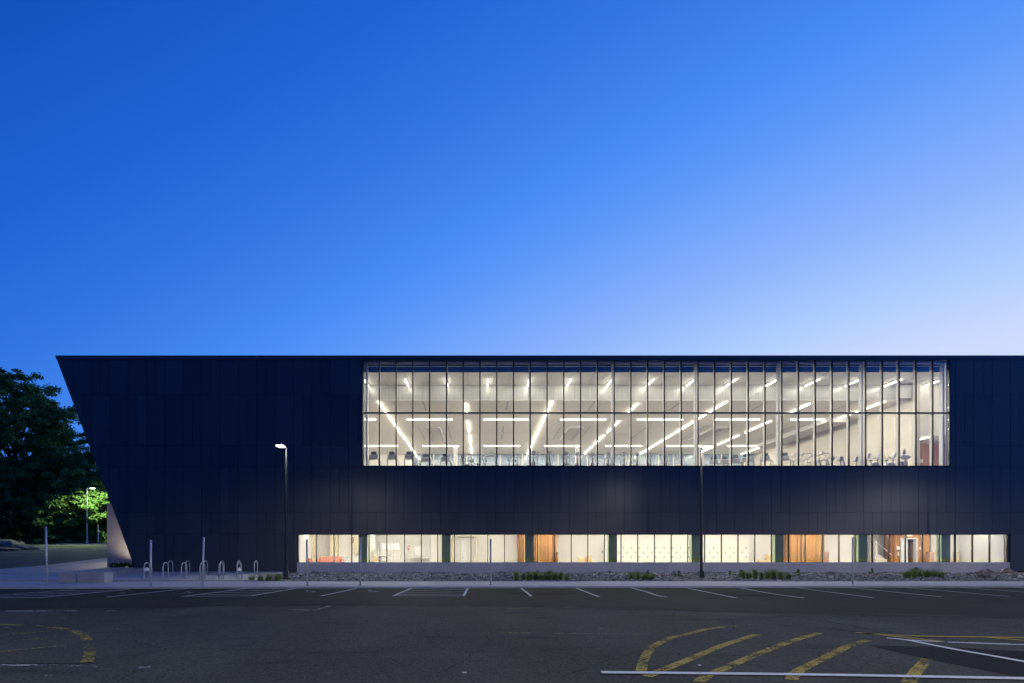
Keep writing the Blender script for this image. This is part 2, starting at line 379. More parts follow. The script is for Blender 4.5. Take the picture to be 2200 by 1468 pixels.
# back lot
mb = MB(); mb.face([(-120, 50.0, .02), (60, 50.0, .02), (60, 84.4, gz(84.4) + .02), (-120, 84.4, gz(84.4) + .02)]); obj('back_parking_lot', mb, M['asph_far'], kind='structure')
mb = MB().slab([tuple(atg(120, 1170.5).xy), (20, 84.5), (20, 84.9), (atg(120, 1170.5).x, 84.9)], 2.2, 2.52); obj('back_kerb', mb, M['kerb'], kind='structure')
fl = MB()
def fline(a, b, w=.14):
    A, B = atg(*a), atg(*b); d = (B - A); d.z = 0; d.normalize(); nrm = Vector((-d.y, d.x, 0)) * w / 2
    fl.face([(q.x, q.y, gz(q.y) + .03) for q in (A - nrm, B - nrm, B + nrm, A + nrm)])
for a, b in [((-40, 1194.5), (40, 1194.3)), ((-60, 1188), (92, 1187.6)), ((-40, 1182), (138, 1181.6)), ((75, 1176.6), (180, 1176.2)), ((70, 1176), (128, 1170.4)), ((150, 1185.5), (232, 1180))]: fline(a, b)
obj('back_lot_marking', fl, M['pw_thin'], kind='structure')

# ------------------------------------------------------------ road markings (painted lines on the lot)
marks = bpy.data.objects.new('road_marking', None); COL.objects.link(marks); marks['kind'] = 'structure'
ML = [ZR + .009]
def strip(pts, w, m, name='painted_line', z=None, smooth=True):
    z = ML[0] if z is None else z
    P = [at(x, y, ZR) for x, y in pts]
    if smooth and len(P) > 2:                          # Catmull-Rom through the points
        Q = []
        for i in range(len(P) - 1):
            p0, p1, p2, p3 = P[max(i - 1, 0)], P[i], P[i + 1], P[min(i + 2, len(P) - 1)]
            for k in range(8):
                t = k / 8; Q.append(.5 * ((2 * p1) + (p2 - p0) * t + (2 * p0 - 5 * p1 + 4 * p2 - p3) * t * t + (3 * p1 - p0 - 3 * p2 + p3) * t ** 3))
        Q.append(P[-1]); P = Q
    L_, R_ = [], []
    for i, p in enumerate(P):
        d = P[min(i + 1, len(P) - 1)] - P[max(i - 1, 0)]; d.z = 0; d.normalize(); nn = Vector((-d.y, d.x, 0)) * w / 2
        L_.append(p + nn); R_.append(p - nn)
    mb = MB()
    for i in range(len(P) - 1): mb.face([(*R_[i].xy, z), (*R_[i + 1].xy, z), (*L_[i + 1].xy, z), (*L_[i].xy, z)])
    return obj(name, mb, m, marks)
Y_, W_ = M['py'], M['pw']
strip([(-20, 1342), (3, 1342.6), (50, 1344), (101, 1347.6), (141, 1352.7), (168, 1360), (187, 1374.5), (193, 1391), (192, 1408), (186, 1424)], .18, M['py_worn'], 'curved_line')
for a, b in [((-20, 1353), (57, 1345)), ((-20, 1368), (135, 1353.7)), ((-20, 1383), (158, 1366)), ((-10, 1402.5), (183, 1383))]: strip([a, b], .10, M['py_worn'])
strip([(-30, 1429), (150, 1431.5), (207, 1434)], .13, M['pw_worn']); strip([(298, 1435.5), (326, 1433.5)], .14, M['pw_worn']); strip([(97, 1453), (112, 1452)], .06, M['pw_worn'])
strip([(12, 1313.8), (165, 1313.2)], .16, M['pw_worn']); strip([(228, 1313.3), (252, 1312.7)], .2, M['pw_worn'])
strip([(552, 1310.3), (575, 1309.8)], .14, M['py_worn']); strip([(620, 1311), (675, 1311.5), (710, 1302.5)], .14, M['pw_worn'], smooth=False)
strip([(1092, 1305), (1088, 1330), (1080, 1360)], .15, M['py_faint'], smooth=False); strip([(1074, 1360), (1200, 1361.5), (1480, 1364)], .10, M['py_worn'])
strip([(1094, 1308), (1240, 1304.5)], .1, M['py_worn']); strip([(240, 1351.5), (256, 1351)], .1, M['pw_worn']); strip([(1290, 1351), (1300, 1349)], .1, M['pw_worn'])
strip([(1377, 1446), (1382.5, 1421.6), (1392.6, 1401.4), (1412.8, 1384.6), (1446.4, 1369.5), (1480, 1362.7), (1512.7, 1353.8), (1557, 1347.3)], .165, Y_, 'curved_line')
strip([(1557, 1347.3), (1590, 1344.6), (1632, 1341.8)], .10, M['py_worn'])
for l in [[(1389, 1455), (1480, 1418), (1555, 1387), (1627, 1364)], [(1503, 1466), (1529, 1449), (1643.6, 1400), (1709, 1376), (1760, 1361)],
          [(1700, 1462), (1715.6, 1443), (1774.5, 1413), (1823.6, 1389), (1864.5, 1376)], [(1952, 1468), (1964, 1449), (1978, 1432), (1992, 1417)]]: strip(l, .175, Y_, 'diagonal_line')
strip([(1838, 1360), (1971, 1367.3), (2230, 1371)], .13, M['py_thin']); strip([(1856, 1360.8), (1873, 1362.7), (2036, 1380.5)], .12, M['py_thin'], smooth=False); strip([(2111, 1370), (2230, 1380)], .12, M['py_thin'], z=ML[0] + .004)
strip([(2170, 1350), (2168, 1385)], .3, M['py_faint'], z=ML[0] + .002)
strip([(1905, 1371.5), (2003.6, 1379), (2240, 1387.5)], .12, W_); strip([(1918, 1372.5), (1954.5, 1377.4), (2003.6, 1387.2), (2069, 1399.6), (2134.5, 1411), (2260, 1434)], .13, W_, z=ML[0] + .004)
strip([(1292, 1446.6), (1500, 1448.7), (1800, 1452.5), (2230, 1460.5)], .17, W_, z=ML[0] + .008)
st = M['pw_thin']
for l in [[(1117, 1262.4), (1127, 1270), (1142, 1282)], [(1233, 1262.3), (1257, 1271.5), (1287, 1283)], [(1349, 1262.2), (1385, 1271), (1412, 1280), (1434, 1283.5)], [(1467, 1261.8), (1520, 1273), (1582, 1285.3)],
          [(1583, 1262), (1652, 1275), (1727, 1285.6)], [(1700, 1262), (1876, 1284.8)], [(1816, 1262), (2023, 1283)], [(1933, 1262), (2167, 1282)], [(2050, 1262), (2290, 1279)], [(2166, 1262), (2400, 1275)],
          [(775, 1263), (690, 1281)], [(888, 1262.6), (845, 1281)], [(1006, 1262.4), (996, 1281)], [(847, 1280.6), (992, 1281)],
          [(532, 1264.6), (392, 1282.2)], [(640, 1264.2), (541, 1280.6)], [(400, 1282), (545, 1280.6)], [(402, 1265.2), (230, 1283.5)], [(278, 1266.8), (84, 1285)], [(161, 1267.2), (-20, 1280.5)], [(-20, 1285), (86, 1285)]]:
    strip(l, .105, st, 'stall_line')
for a, b in [((884, 1266), (1003, 1262.8)), ((872, 1270), (1001, 1267)), ((862, 1274.5), (999, 1272)), ((854, 1278), (997, 1277)),
             ((520, 1266.5), (628, 1266)), ((490, 1270.2), (608, 1269.5)), ((462, 1274), (585, 1273)), ((432, 1278), (560, 1277)),
             ((120, 1270), (262, 1268)), ((80, 1274), (225, 1272)), ((30, 1278), (180, 1276)), ((0, 1282), (130, 1280))]: strip([a, b], .09, st, 'hatch_line')
cr_rng = random.Random(5)
def seam(pts, w, m='asph_patch', jit=0.0, z=.0075):
    P = [at(x, y, ZR) for x, y in pts]; Q = []
    for a, b in zip(P[:-1], P[1:]):
        n = max(2, int((b - a).length / .35))
        for k in range(n): q = a.lerp(b, k / n); Q.append(q + Vector((cr_rng.gauss(0, jit), cr_rng.gauss(0, jit), 0)))
    Q.append(P[-1]); mb = MB()
    for a, b in zip(Q[:-1], Q[1:]):
        d = (b - a).normalized(); nn = Vector((-d.y, d.x, 0)) * w / 2 * cr_rng.uniform(.5, 1.3)
        mb.face([(*(a - nn).xy, ZR + z), (*(b - nn).xy, ZR + z), (*(b + nn).xy, ZR + z), (*(a + nn).xy, ZR + z)])
    obj('seam', mb, M[m], marks)
seam([(0, 1309.5), (200, 1306.5), (330, 1305), (400, 1305.3), (440, 1302.5), (740, 1300.5), (1100, 1304), (1480, 1312.5), (1660, 1317), (2200, 1329)], .10, jit=.03)
seam([(1480, 1313), (1640, 1319), (1760, 1332), (1860, 1352), (1990, 1372)], .05, jit=.02); seam([(1480, 1318), (1640, 1332), (1840, 1358)], .03, jit=.03); seam([(1480, 1335), (1580, 1330), (1700, 1326)], .03, jit=.03)
for c_ in [[(1150, 1400), (1290, 1410), (1480, 1404), (1540, 1412), (1700, 1440)], [(740, 1395), (900, 1388), (1010, 1402), (1180, 1396)], [(430, 1440), (600, 1425), (690, 1400), (900, 1392)], [(1210, 1455), (1300, 1420), (1400, 1392), (1450, 1352)], [(210, 1400), (330, 1392), (480, 1372), (700, 1365)],
           [(900, 1460), (980, 1430), (1050, 1380), (1080, 1335)], [(1480, 1365), (1700, 1392), (1880, 1425), (2010, 1455)], [(560, 1466), (640, 1448), (760, 1450)], [(1560, 1345), (1700, 1358), (1820, 1368)], [(300, 1330), (520, 1325), (760, 1332), (960, 1326)]]: seam(c_, .016, jit=.06)
seam([(0, 1427), (210, 1426)], .04, jit=.02)
def access_symbol(px, py):
    c = at(px, py, ZR); mb = MB(); z = ML[0] + .001; s = 1.15
    def ring(cx, cy, r0, r1, a0, a1, n=14):
        for i in range(n):
            t0, t1 = a0 + (a1 - a0) * i / n, a0 + (a1 - a0) * (i + 1) / n
            mb.face([(c.x + s * (cx + r * math.cos(t)), c.y + s * (cy + r * math.sin(t)), z) for r, t in ((r0, t0), (r1, t0), (r1, t1), (r0, t1))])
    def bar(x0, y0, x1, y1, w):
        d = Vector((x1 - x0, y1 - y0)).normalized(); nn = Vector((-d.y, d.x)) * w / 2
        mb.face([(c.x + s * x, c.y + s * y, z) for x, y in ((x0 + nn.x, y0 + nn.y), (x0 - nn.x, y0 - nn.y), (x1 - nn.x, y1 - nn.y), (x1 + nn.x, y1 + nn.y))][::1])
    ring(0, -.1, .26, .35, math.radians(140), math.radians(380)); ring(-.12, .52, 0, .1, 0, 2 * math.pi, 10)
    bar(-.1, .4, -.02, 0, .09); bar(-.07, .24, .16, .2, .07); bar(-.02, .01, .24, -.01, .08); bar(.22, .0, .36, -.36, .08)
    return obj('wheelchair_symbol', mb, M['pw_worn'], marks)
for p in [(395, 1273.5), (255, 1275), (660, 1271.5), (795, 1271)]: access_symbol(*p)

def storm_grate(px, py, label):
    c = at(px, py, ZR); g = empty('storm_drain', label, 'drain', (c.x, c.y, ZR), group='storm drains in the parking lane')
    obj('surround', MB().box(-.55, .55, -.55, .55, .004, .0064), M['joint'], g)
    obj('frame', MB().box(-.42, .42, -.42, .42, .010, .016), M['joint'], g)
    for i in range(7): obj('bar', MB().box(-.36 + i * .11, -.30 + i * .11, -.36, .36, .016, .026), M['joint'], g)
storm_grate(1165, 1276, 'dark storm drain in the stall right of the centre hatching')
storm_grate(1612, 1278, 'dark storm drain in the parking lane beyond the second lamp post')
for pp, rr_ in (((1165, 1276), .95), ((1612, 1278), 1.1)):
    c = at(*pp, ZR); sheet('asphalt_stain', [(c.x + rr_ * 1.5 * math.cos(t) * (1 + .15 * math.sin(3 * t)), c.y + rr_ * math.sin(t)) for t in [i * .4 for i in range(16)]], ZR + .0065, M['asph_patch'])
for p, (w, h) in [((998, 1446), (.03, .02)), ((1478 + 25, 1430), (.022, .015))]:
    c = at(*p, ZR); tag(obj('litter_scrap', MB().box(c.x - w, c.x + w, c.y - h, c.y + h, ZR + .001, ZR + .012), M['white']), 'small pale scrap lying on the asphalt near the white line' if p[0] > 1400 else 'small pale scrap lying on the asphalt in the middle foreground', 'litter')

# ------------------------------------------------------------ gravel bed
BED_R = 60.0
def inbed(x, y): return x > bedx(y) and y < 47
bed = [(bedx(BX - .12), BX - .12), (BED_R, BX - .12), (BED_R, 46.9), (bedx(46.9), 46.9)]
obj('bed_soil', MB().slab(bed, -.3, -.035), M['soil'], kind='structure')
obj('bed_edging', MB().box(bedL0.x - .1, BED_R, BX - .16, BX - .12, -.2, .03), M['dgrey'], kind='structure')
def stones(n, x0, x1, y0, y1, r0, r1, name, m, zf, seed, keep=None):
    g = np.random.default_rng(seed)
    x = g.uniform(x0, x1, n); y = g.uniform(y0, y1, n)
    k = np.array([inbed(a, b) for a, b in zip(x, y)]) if keep is None else keep(x, y)
    x, y = x[k], y[k]; n = len(x)
    t = (1 + 5 ** .5) / 2
    V = np.array([(-1,t,0),(1,t,0),(-1,-t,0),(1,-t,0),(0,-1,t),(0,1,t),(0,-1,-t),(0,1,-t),(t,0,-1),(t,0,1),(-t,0,-1),(-t,0,1)], float); V /= np.linalg.norm(V[0])
    F = np.array([(0,11,5),(0,5,1),(0,1,7),(0,7,10),(0,10,11),(1,5,9),(5,11,4),(11,10,2),(10,7,6),(7,1,8),(3,9,4),(3,4,2),(3,2,6),(3,6,8),(3,8,9),(4,9,5),(2,4,11),(6,2,10),(8,6,7),(9,8,1)])
    r = g.gamma(2.2, .5, n).clip(.35, 3.2) ; r = r0 + (r1 - r0) * (r / 3.2)
    P = V[None] * g.uniform(.65, 1.2, (n, 12, 1)); P = P * (r[:, None, None] * np.stack([g.uniform(.8, 1.5, n), g.uniform(.7, 1.1, n), g.uniform(.45, .8, n)], 1)[:, None, :])
    a = g.uniform(0, 6.28, n); tl = g.uniform(-.6, .6, n)
    c, s = np.cos(tl), np.sin(tl); X, Z = P[..., 0] * c[:, None] - P[..., 2] * s[:, None], P[..., 0] * s[:, None] + P[..., 2] * c[:, None]; P[..., 0], P[..., 2] = X, Z
    c, s = np.cos(a), np.sin(a); X, Y2 = P[..., 0] * c[:, None] - P[..., 1] * s[:, None], P[..., 0] * s[:, None] + P[..., 1] * c[:, None]; P[..., 0], P[..., 1] = X, Y2
    P[..., 0] += x[:, None]; P[..., 1] += y[:, None]; P[..., 2] += (zf(x, y) + r * .25)[:, None]
    me = bpy.data.meshes.new(name); vs = P.reshape(-1, 3); fs = (F[None] + (np.arange(n) * 12)[:, None, None]).reshape(-1)
    me.vertices.add(len(vs)); me.vertices.foreach_set('co', vs.ravel()); me.loops.add(len(fs)); me.loops.foreach_set('vertex_index', fs.astype(np.int32))
    me.polygons.add(len(fs) // 3); me.polygons.foreach_set('loop_start', np.arange(0, len(fs), 3)); me.polygons.foreach_set('loop_total', np.full(len(fs) // 3, 3)); me.update()
    at_ = me.attributes.new('tone', 'FLOAT', 'FACE'); at_.data.foreach_set('value', np.repeat(g.uniform(0, 1, n), 20).astype(np.float32))
    me.materials.append(m); o = link(name, me); o['kind'] = 'stuff'; return o
def tone_mat(name, c0, c1, c2, rough=.85, transl=0.0):
    m = bpy.data.materials.new(name); m.use_nodes = True; n = m.node_tree; p = n.nodes['Principled BSDF']; p.inputs['Roughness'].default_value = rough
    a = n.nodes.new('ShaderNodeAttribute'); a.attribute_name = 'tone'; r = n.nodes.new('ShaderNodeValToRGB')
    e = r.color_ramp.elements; e[0].color = (*c0, 1); e[1].color = (*c2, 1); k = e.new(.5); k.color = (*c1, 1)
    n.links.new(a.outputs['Fac'], r.inputs['Fac']); n.links.new(r.outputs['Color'], p.inputs['Base Color'])
    if transl:
        t = n.nodes.new('ShaderNodeBsdfTranslucent'); n.links.new(r.outputs['Color'], t.inputs['Color']); x = n.nodes.new('ShaderNodeMixShader'); x.inputs[0].default_value = transl
        n.links.new(p.outputs[0], x.inputs[1]); n.links.new(t.outputs[0], x.inputs[2]); n.links.new(x.outputs[0], n.nodes['Material Output'].inputs['Surface'])
        p.inputs['Specular IOR Level'].default_value = .25
    return m
M['stone'] = tone_mat('river_stone', (.075, .07, .07), (.18, .17, .165), (.40, .385, .365))
zbed = lambda x, y: -.05 + .05 * np.sin(x * .9 + y) * np.cos(y * 1.3) + .02
stones(60000, -16, 44, BX, 46.5, .022, .095, 'gravel', M['stone'], zbed, 3)
stones(700, -16, 44, BX, 46.5, .09, .19, 'cobble_stones', M['stone'], zbed, 5)

# ------------------------------------------------------------ the sports centre
def sx(py): return 119 + (py - 765) * (291 - 119) / (1222 - 765)   # slanting left edge, px
B = empty('sports_centre', 'long black metal clad sports centre with a slanting left end and a lit glass wall', 'building', (0, 47, 0))
def part(name, mb, m, parent=None, **kw):
    o = obj(name, mb, m, B if parent is None else parent, **kw)
    if parent is None: o.location = (0, -47, 0)
    return o
def clip_left(poly, a=(119, 765), b=(291, 1222)):     # keep what lies right of the slant, px coords
    dx, dy = b[0] - a[0], b[1] - a[1]; side = lambda p: (p[0] - a[0]) * dy - (p[1] - a[1]) * dx
    out = []
    for i in range(len(poly)):
        p, q = poly[i], poly[(i + 1) % len(poly)]; sp_, sq = side(p), side(q)
        if sp_ >= 0: out.append(p)
        if sp_ * sq < 0:
            t = sp_ / (sp_ - sq); out.append((p[0] + (q[0] - p[0]) * t, p[1] + (q[1] - p[1]) * t))
    return out
rows = [(773.4, 849, 2), (849, 957.7, 1), (957.7, 1003.9, 2), (1003.9, 1101.8, 0), (1101.8, 1147.2, 2), (1147.2, 1228, 0)]
PR = random.Random(11)
def panel_row(y0, y1, phi, xa, xb):
    js = []
    for k in range(-37, 24):
        x = 1539 + 39.5 * k; js.append(x)
        if k % 3 == phi % 3: js.append(x + 19.75)
    js = [xa] + [j for j in js if xa + 4 < j < xb - 4] + [xb]
    g = .28
    for a, b in zip(js[:-1], js[1:]):
        poly = clip_left([(a + g, y0 + g), (b - g, y0 + g), (b - g, y1 - g), (a + g, y1 - g)])
        if len(poly) < 3: continue
        pz = [(fx(x), fz(y)) for x, y in poly][::-1]
        d = PR.uniform(-.004, .004)
        part('wall_panel', MB().prism(pz, 47.0 + d, 47.045), M['panel'])
WX0, WX1, WY0, WY1 = 779.0, 2040.0, 773.0, 1001.5
XR = 2430
for y0, y1, ph in rows[:3]:
    panel_row(y0, y1, ph, 60, WX0 - .8); panel_row(y0, y1, ph, WX1 + 1.5, XR)
for y0, y1, ph in rows[3:5]: panel_row(y0, y1, ph, 60, XR)
panel_row(*rows[5], 60, 640.2); panel_row(*rows[5], 2170.5, XR)
# coping in lengths
cx_ = 119
while cx_ < XR:
    nx = min(cx_ + 158, XR)
    part('coping', MB().prism([(fx(p[0]), fz(p[1])) for p in clip_left([(cx_ + .2, 765), (nx - .2, 765), (nx - .2, 773), (cx_ + .2, 773)])][::-1], 46.97, 47.5), M['panel']); cx_ = nx
part('roof_edge', MB().box(fx(119), fx(XR), 46.95, 47.5, fz(765) + .002, fz(765) + .03), M['alu'])
# backing wall with the openings
bw = MB(); Y0, Y1 = 47.05, 47.35
bw.prism([(fx(x), fz(y)) for x, y in [(122, 766), (122 + 1, 767), (291, 1228), (639, 1228), (639, 1148), (777, 1148), (777, 766)]][::-1], Y0, Y1)
bw.box(fx(777), fx(2042), Y0, Y1, fz(773) + .003, fz(766)); bw.box(fx(777), fx(2042), Y0, Y1, fz(1147.5), fz(1002)); bw.box(fx(2042), fx(XR), Y0, Y1, fz(1147.5), fz(766)); bw.box(fx(2167), fx(XR), Y0, Y1, -.3, fz(1147.5) - .002)
part('backing_wall', bw, M['joint'])
# shell: slanting end, roof, right end, back
sh = MB(); xt, xb2 = fx(119) + .02, fx(291) + .05
sh.face([(xt, 47.06, 16.2), (xt, 88, 16.2), (xb2, 88, .1), (xb2, 47.06, .1)]); sh.face([(xt + .3, 47.36, 16.2), (xb2 + .3, 47.36, .1), (xb2 + .3, 88, .1), (xt + .3, 88, 16.2)])
part('end_wall', sh, M['panel'])
part('roof', MB().box(fx(119) + .05, 48, 47.36, 88, 15.95, 16.18), M['dgrey'])
part('rear_wall', MB().box(fx(291), 48, 87.7, 88, -.3, 15.9), M['dgrey'])
part('right_end_wall', MB().box(47.7, 48, 47.4, 87.7, -.3, 15.9), M['dgrey'])
part('concrete_pier', MB().box(fx(230, 49), -24.3, 49, 49.4, .3, fz(1082, 49)), M['conc'])
# ---- plinth
cuts = [638, 778, 957, 1137, 1318, 1500, 1680, 1861, 2041, 2170]
for a, b in zip(cuts[:-1], cuts[1:]):
    part('plinth_block', MB().box(fx(a, 46.6) + .006, fx(b, 46.6) - .006, 46.6, 47.2, -.3, fz(1210.3, 46.6)), M['conc_stain'])
part('sill', MB().box(fx(638, 46.6), fx(2170, 46.6), 46.57, 47.3, fz(1210.3, 46.6) + .002, fz(1208.9, 46.6)), M['alu'])

# ---- curtain wall
CW = part('curtain_wall', MB().box(fx(777.5), fx(2041), 46.95, 47.3, fz(1003), fz(1000.8)).box(fx(777.5), fx(2041), 46.95, 47.3, fz(774.4), fz(772.6)).box(fx(777.5), fx(779.6), 46.95, 47.3, fz(1000.8) + .001, fz(774.4) - .001).box(fx(2039), fx(2041), 46.95, 47.3, fz(1000.8) + .001, fz(774.4) - .001), M['black'])
NB = 35; step = (2040 - 779.0) / NB
zt0, zt1, zb0 = fz(774.4), fz(887.3), fz(1000.8)
pane_w = (step - 2.6) / S47
def shared(name, mb, mats, parent, locs):
    me = mesh_of(name, mb, mats); out = []
    for l in locs:
        o = link(name, me, parent); o.location = l; out.append(o)
    return out
shared('pane', MB().box(-pane_w / 2, pane_w / 2, -.012, .012, 0, zt0 - zt1 - .10), M['glass'], CW, [(fx(779 + step * (i + .5)), 47.06, zt1 + .07) for i in range(NB)])
shared('pane', MB().box(-pane_w / 2, pane_w / 2, -.012, .012, 0, zt1 - zb0 - .09), M['glass'], CW, [(fx(779 + step * (i + .5)), 47.06, zb0 + .02) for i in range(NB)])
shared('mullion', MB().box(-.046, .046, -.07, .03, 0, zt0 - zb0 - .003, 0).box(-.025, .025, .032, .27, .001, zt0 - zb0 - .005, 1), [M['black'], M['alu']], CW, [(fx(779 + step * i), 47.04, zb0 + .0015) for i in range(1, NB)])
shared('transom', MB().box(-pane_w / 2 - .005, pane_w / 2 + .005, -.04, .03, -.055, .055, 0).box(-pane_w / 2 - .005, pane_w / 2 + .005, .032, .24, -.05, .05, 1), [M['black'], M['alu']], CW, [(fx(779 + step * (i + .5)), 47.04, zt1) for i in range(NB)])
# ---- gym shell
ZF, ZL, ZH = 7.8, 14.43, 15.70; Y1g, Y2g = 53.5, 83.9; XL, XRg = -17.0, 36.3
part('gym_floor', MB().box(XL, 47.6, 47.36, 87, 7.4, ZF), M['floor_in'])
part('spandrel', MB().box(fx(779), fx(2039), 47.75, 47.9, fz(800, 47.8), fz(773, 47.8) + .1), M['fascia'])
part('spandrel_rail', MB().box(fx(779), fx(2039), 47.70, 47.745, fz(788, 47.7), fz(786.6, 47.7)), M['alu'])
part('gym_ceiling', MB().box(XL, XRg, Y1g + .1, 68.68, ZL, ZL + .1).box(XL, XRg, 68.74, Y2g, ZL, ZL + .1).box(XL, XRg, 68.6, 68.8, ZL + .11, ZL + .15), M['ceil'])
part('bulkhead', MB().box(XL, XRg - .002, Y1g, Y1g + .09, ZL + .03, ZH), M['vert'])
part('bulkhead_trim', MB().box(XL, XRg, Y1g - .05, Y1g + .095, ZL - .05, ZL + .028), M['white'])
# upper ceiling panels
x = -10.0
cpx = []
while x < 44: cpx.append(x); x += 1.675
cys = [(47.95, 49.6), (49.6, 50.9), (50.9, 52.2), (52.2, 53.4)]
for (a, b) in cys:
    me = mesh_of('ceiling_panel', MB().box(-.82, .82, a + .015 - 47, b - .015 - 47, 0, .04), M['ceilhi'])
    for xx in cpx:
        o = link('ceiling_panel', me, B); o.location = (xx + .8375 + .4, 0, ZH + (.0 if random.random() < .8 else .02))
part('upper_soffit', MB().box(XL, 47.6, 47.4, 53.6, ZH + .07, ZH + .2), M['dgrey'])
part('gym_left_wall', MB().box(XL - .2, XL, 47.4, 87, ZF, 15.9), M['white'])
part('gym_left_reveal', MB().box(fx(777), fx(781.5, 47.4), 47.4, 47.75, ZF, 15.9), M['alu'])
part('concrete_side_wall', MB().box(XRg, XRg + .35, 52.7, 87, ZF, ZH), M['gymconc'])
part('corridor_back_wall', MB().box(XRg + .351, 44, 53.45, 53.65, fz(936, 53.6), ZH).box(XRg + .351, 44, 59.5, 59.7, ZF, 12), [M['white']])
part('wood_lining', MB().box(XRg + .351, 44, 58.6, 58.8, ZF, 11.7), M['woodpale'])
part('corridor_ceiling', MB().box(XRg + .351, 44, 53.66, 59.49, fz(936, 54) + .05, fz(936, 54) + .15), M['ceil'])
part('corridor_side_wall', MB().box(44.001, 44.2, 47.4, 60, ZF, 15.69).box(fx(2042), 44, 47.4, 47.5, ZF, 15.69), M['white'])
part('gym_rear_wall', MB().box(XL, (885 - VX) * Y2g / FPX, Y2g, Y2g + .2, ZF, ZL), M['white'])
gp = part('glass_partition', MB().box((885 - VX) * Y2g / FPX, XRg, Y2g + .1, Y2g + .2, ZF, ZL), M['frost'])
for pxx in [932, 1003, 1075, 1122, 1199, 1262, 1300, 1345, 1415, 1447, 1511, 1550, 1600]:
    X = (pxx - VX) * Y2g / FPX; obj('glazing_post', MB().box(X - .09, X + .09, Y2g - .05, Y2g + .095, ZF, ZL), M['white'], gp)
for X in (-3.4, 11.5, 26.4):
    part('gym_column', MB().tube([(X, 77, ZF), (X, 77, ZL)], .24, 16), M['white'], smooth=False)
for px_ in (785.5, 959.2, 1139.3, 1319.4, 1499.6, 1679.7, 1859.9, 2036):
    part('steel_column', MB().box(fx(px_) - .07, fx(px_) + .07, 47.42, 47.80, ZF, ZH), M['alu'])
# slot diffusers and coffers on the low ceiling
def slot(X, ya, yb, w=.07): part('slot_diffuser', MB().box(X - w, X - .015, ya, yb, ZL - .006, ZL + .001).box(X + .015, X + w, ya, yb, ZL - .006, ZL + .001), M['dgrey'])
for i, X in enumerate((-5.2, 2.1, 9.6, 17.0, 24.5, 32.0)):
    slot(X, 53.9, 57.4)
    if i % 2 == 0:
        slot(X - 1.55, 64.8, 72.8, .05); slot(X + 1.55, 64.8, 72.8, .05)
        part('duct_box', MB().box(X - .75, X + .75, 64.8, 65.0, ZL - .22, ZL - .001).box(X + .55, X + .75, 65.001, 73, ZL - .22, ZL - .001).box(X - .75, X - .55, 65.001, 73, ZL - .22, ZL - .001), M['ceilhi'])
    else: slot(X, 64.8, 68.3); slot(X, 69.3, 72.8)
part('duct_box', MB().box(XRg - 3.4, XRg - .9, 60.5, 76, ZL - .5, ZL - .001), M['ceilhi'], label=None) if False else part('duct_box', MB().box(XRg - 3.2, XRg - 1.2, 60.5, 76, ZL - .45, ZL - .001), M['ceilhi'])
part('wall_speaker_rack', MB().box(XRg - 1.2, XRg - .1, 53.0, 53.45, ZL + .05, ZH - .1), M['grey'])

def strip_light(name, x0, x1, y0, y1, z, label, group, mat_key='gymstrip', h=.09):
    e = empty(name, label, 'light', ((x0 + x1) / 2, (y0 + y1) / 2, z), group=group)
    a, b = (x1 - x0) / 2, (y1 - y0) / 2
    obj('housing', MB().box(-a - .01, a + .01, -b - .01, b + .01, 0, .03), M['white'], e)
    obj('diffuser', MB().box(-a, a, -b, b, -h, -.001), M[mat_key], e)
    return e
ordn = ['first', 'second', 'third', 'fourth', 'fifth', 'sixth', 'seventh', 'eighth', 'ninth', 'tenth', 'eleventh', 'twelfth', 'thirteenth', 'fourteenth', 'fifteenth', 'sixteenth']
def ypx(py): return (ZL - EYE) * FPX / (VY - py)
dash = [(865.6, 887.2), (903, 927.7), (933.7, 954), (957.6, 973.7)]
cont = [(860.8, 887), (893.5, 955), (956.5, 975.5)]
for i, X in enumerate((-8.96, -1.5, 5.9, 13.4, 20.8, 28.3, 34.3)):
    for j, (a, b) in enumerate(dash if i % 2 else cont):
        ya, yb = ypx(a), ypx(b)
        if not i % 2 and j: ya = ypx(cont[j - 1][1]) + .35
        strip_light('strip_light', X - .045, X + .045, ya, min(yb, 83.5), ZL - .05,
                    f'receding gym strip light, {ordn[j]} from the glass in the {ordn[i]} line from left', 'strip lights receding along the gym ceiling')
for i in range(7):
    c = -12.65 + 7.46 * i
    if i < 7: strip_light('cross_strip_light', c - 2.2, c + 2.2, 61.05, 61.15, ZL - .05, f'gym strip parallel to the glass, {ordn[i]} from left in the front cross row', 'cross strips in the front row of the gym ceiling')
    strip_light('cross_strip_light', c - 2.2, c + 2.2, 76.75, 76.85, ZL - .05, f'gym strip parallel to the glass, {ordn[i]} from left in the rear cross row', 'cross strips in the rear row of the gym ceiling')
for k in range(16):  # the last strip is added out of view to light the corridor bay
    X = .39 + 3.36 * (k - 3)
    strip_light('short_strip_light', X - .045, X + .045, 51.0, 53.2, ZH - .12, f'short bright strip on the upper ceiling just behind the glass, {ordn[k]} from the left', 'short strips above the window edge')
strip_light('corridor_light', XRg + 3.4, XRg + 3.5, 48.4, 50.6, ZH - .12, 'strip added unseen past the window end to light the corridor bay', None)  # added strip, out of view, that brightens the dark corridor bay
strip_light('corridor_light', 38.45, 38.55, 53.8, 56.3, fz(936, 54) - .04, 'bright diagonal strip above the timber lined corridor at the far right of the gym', None)

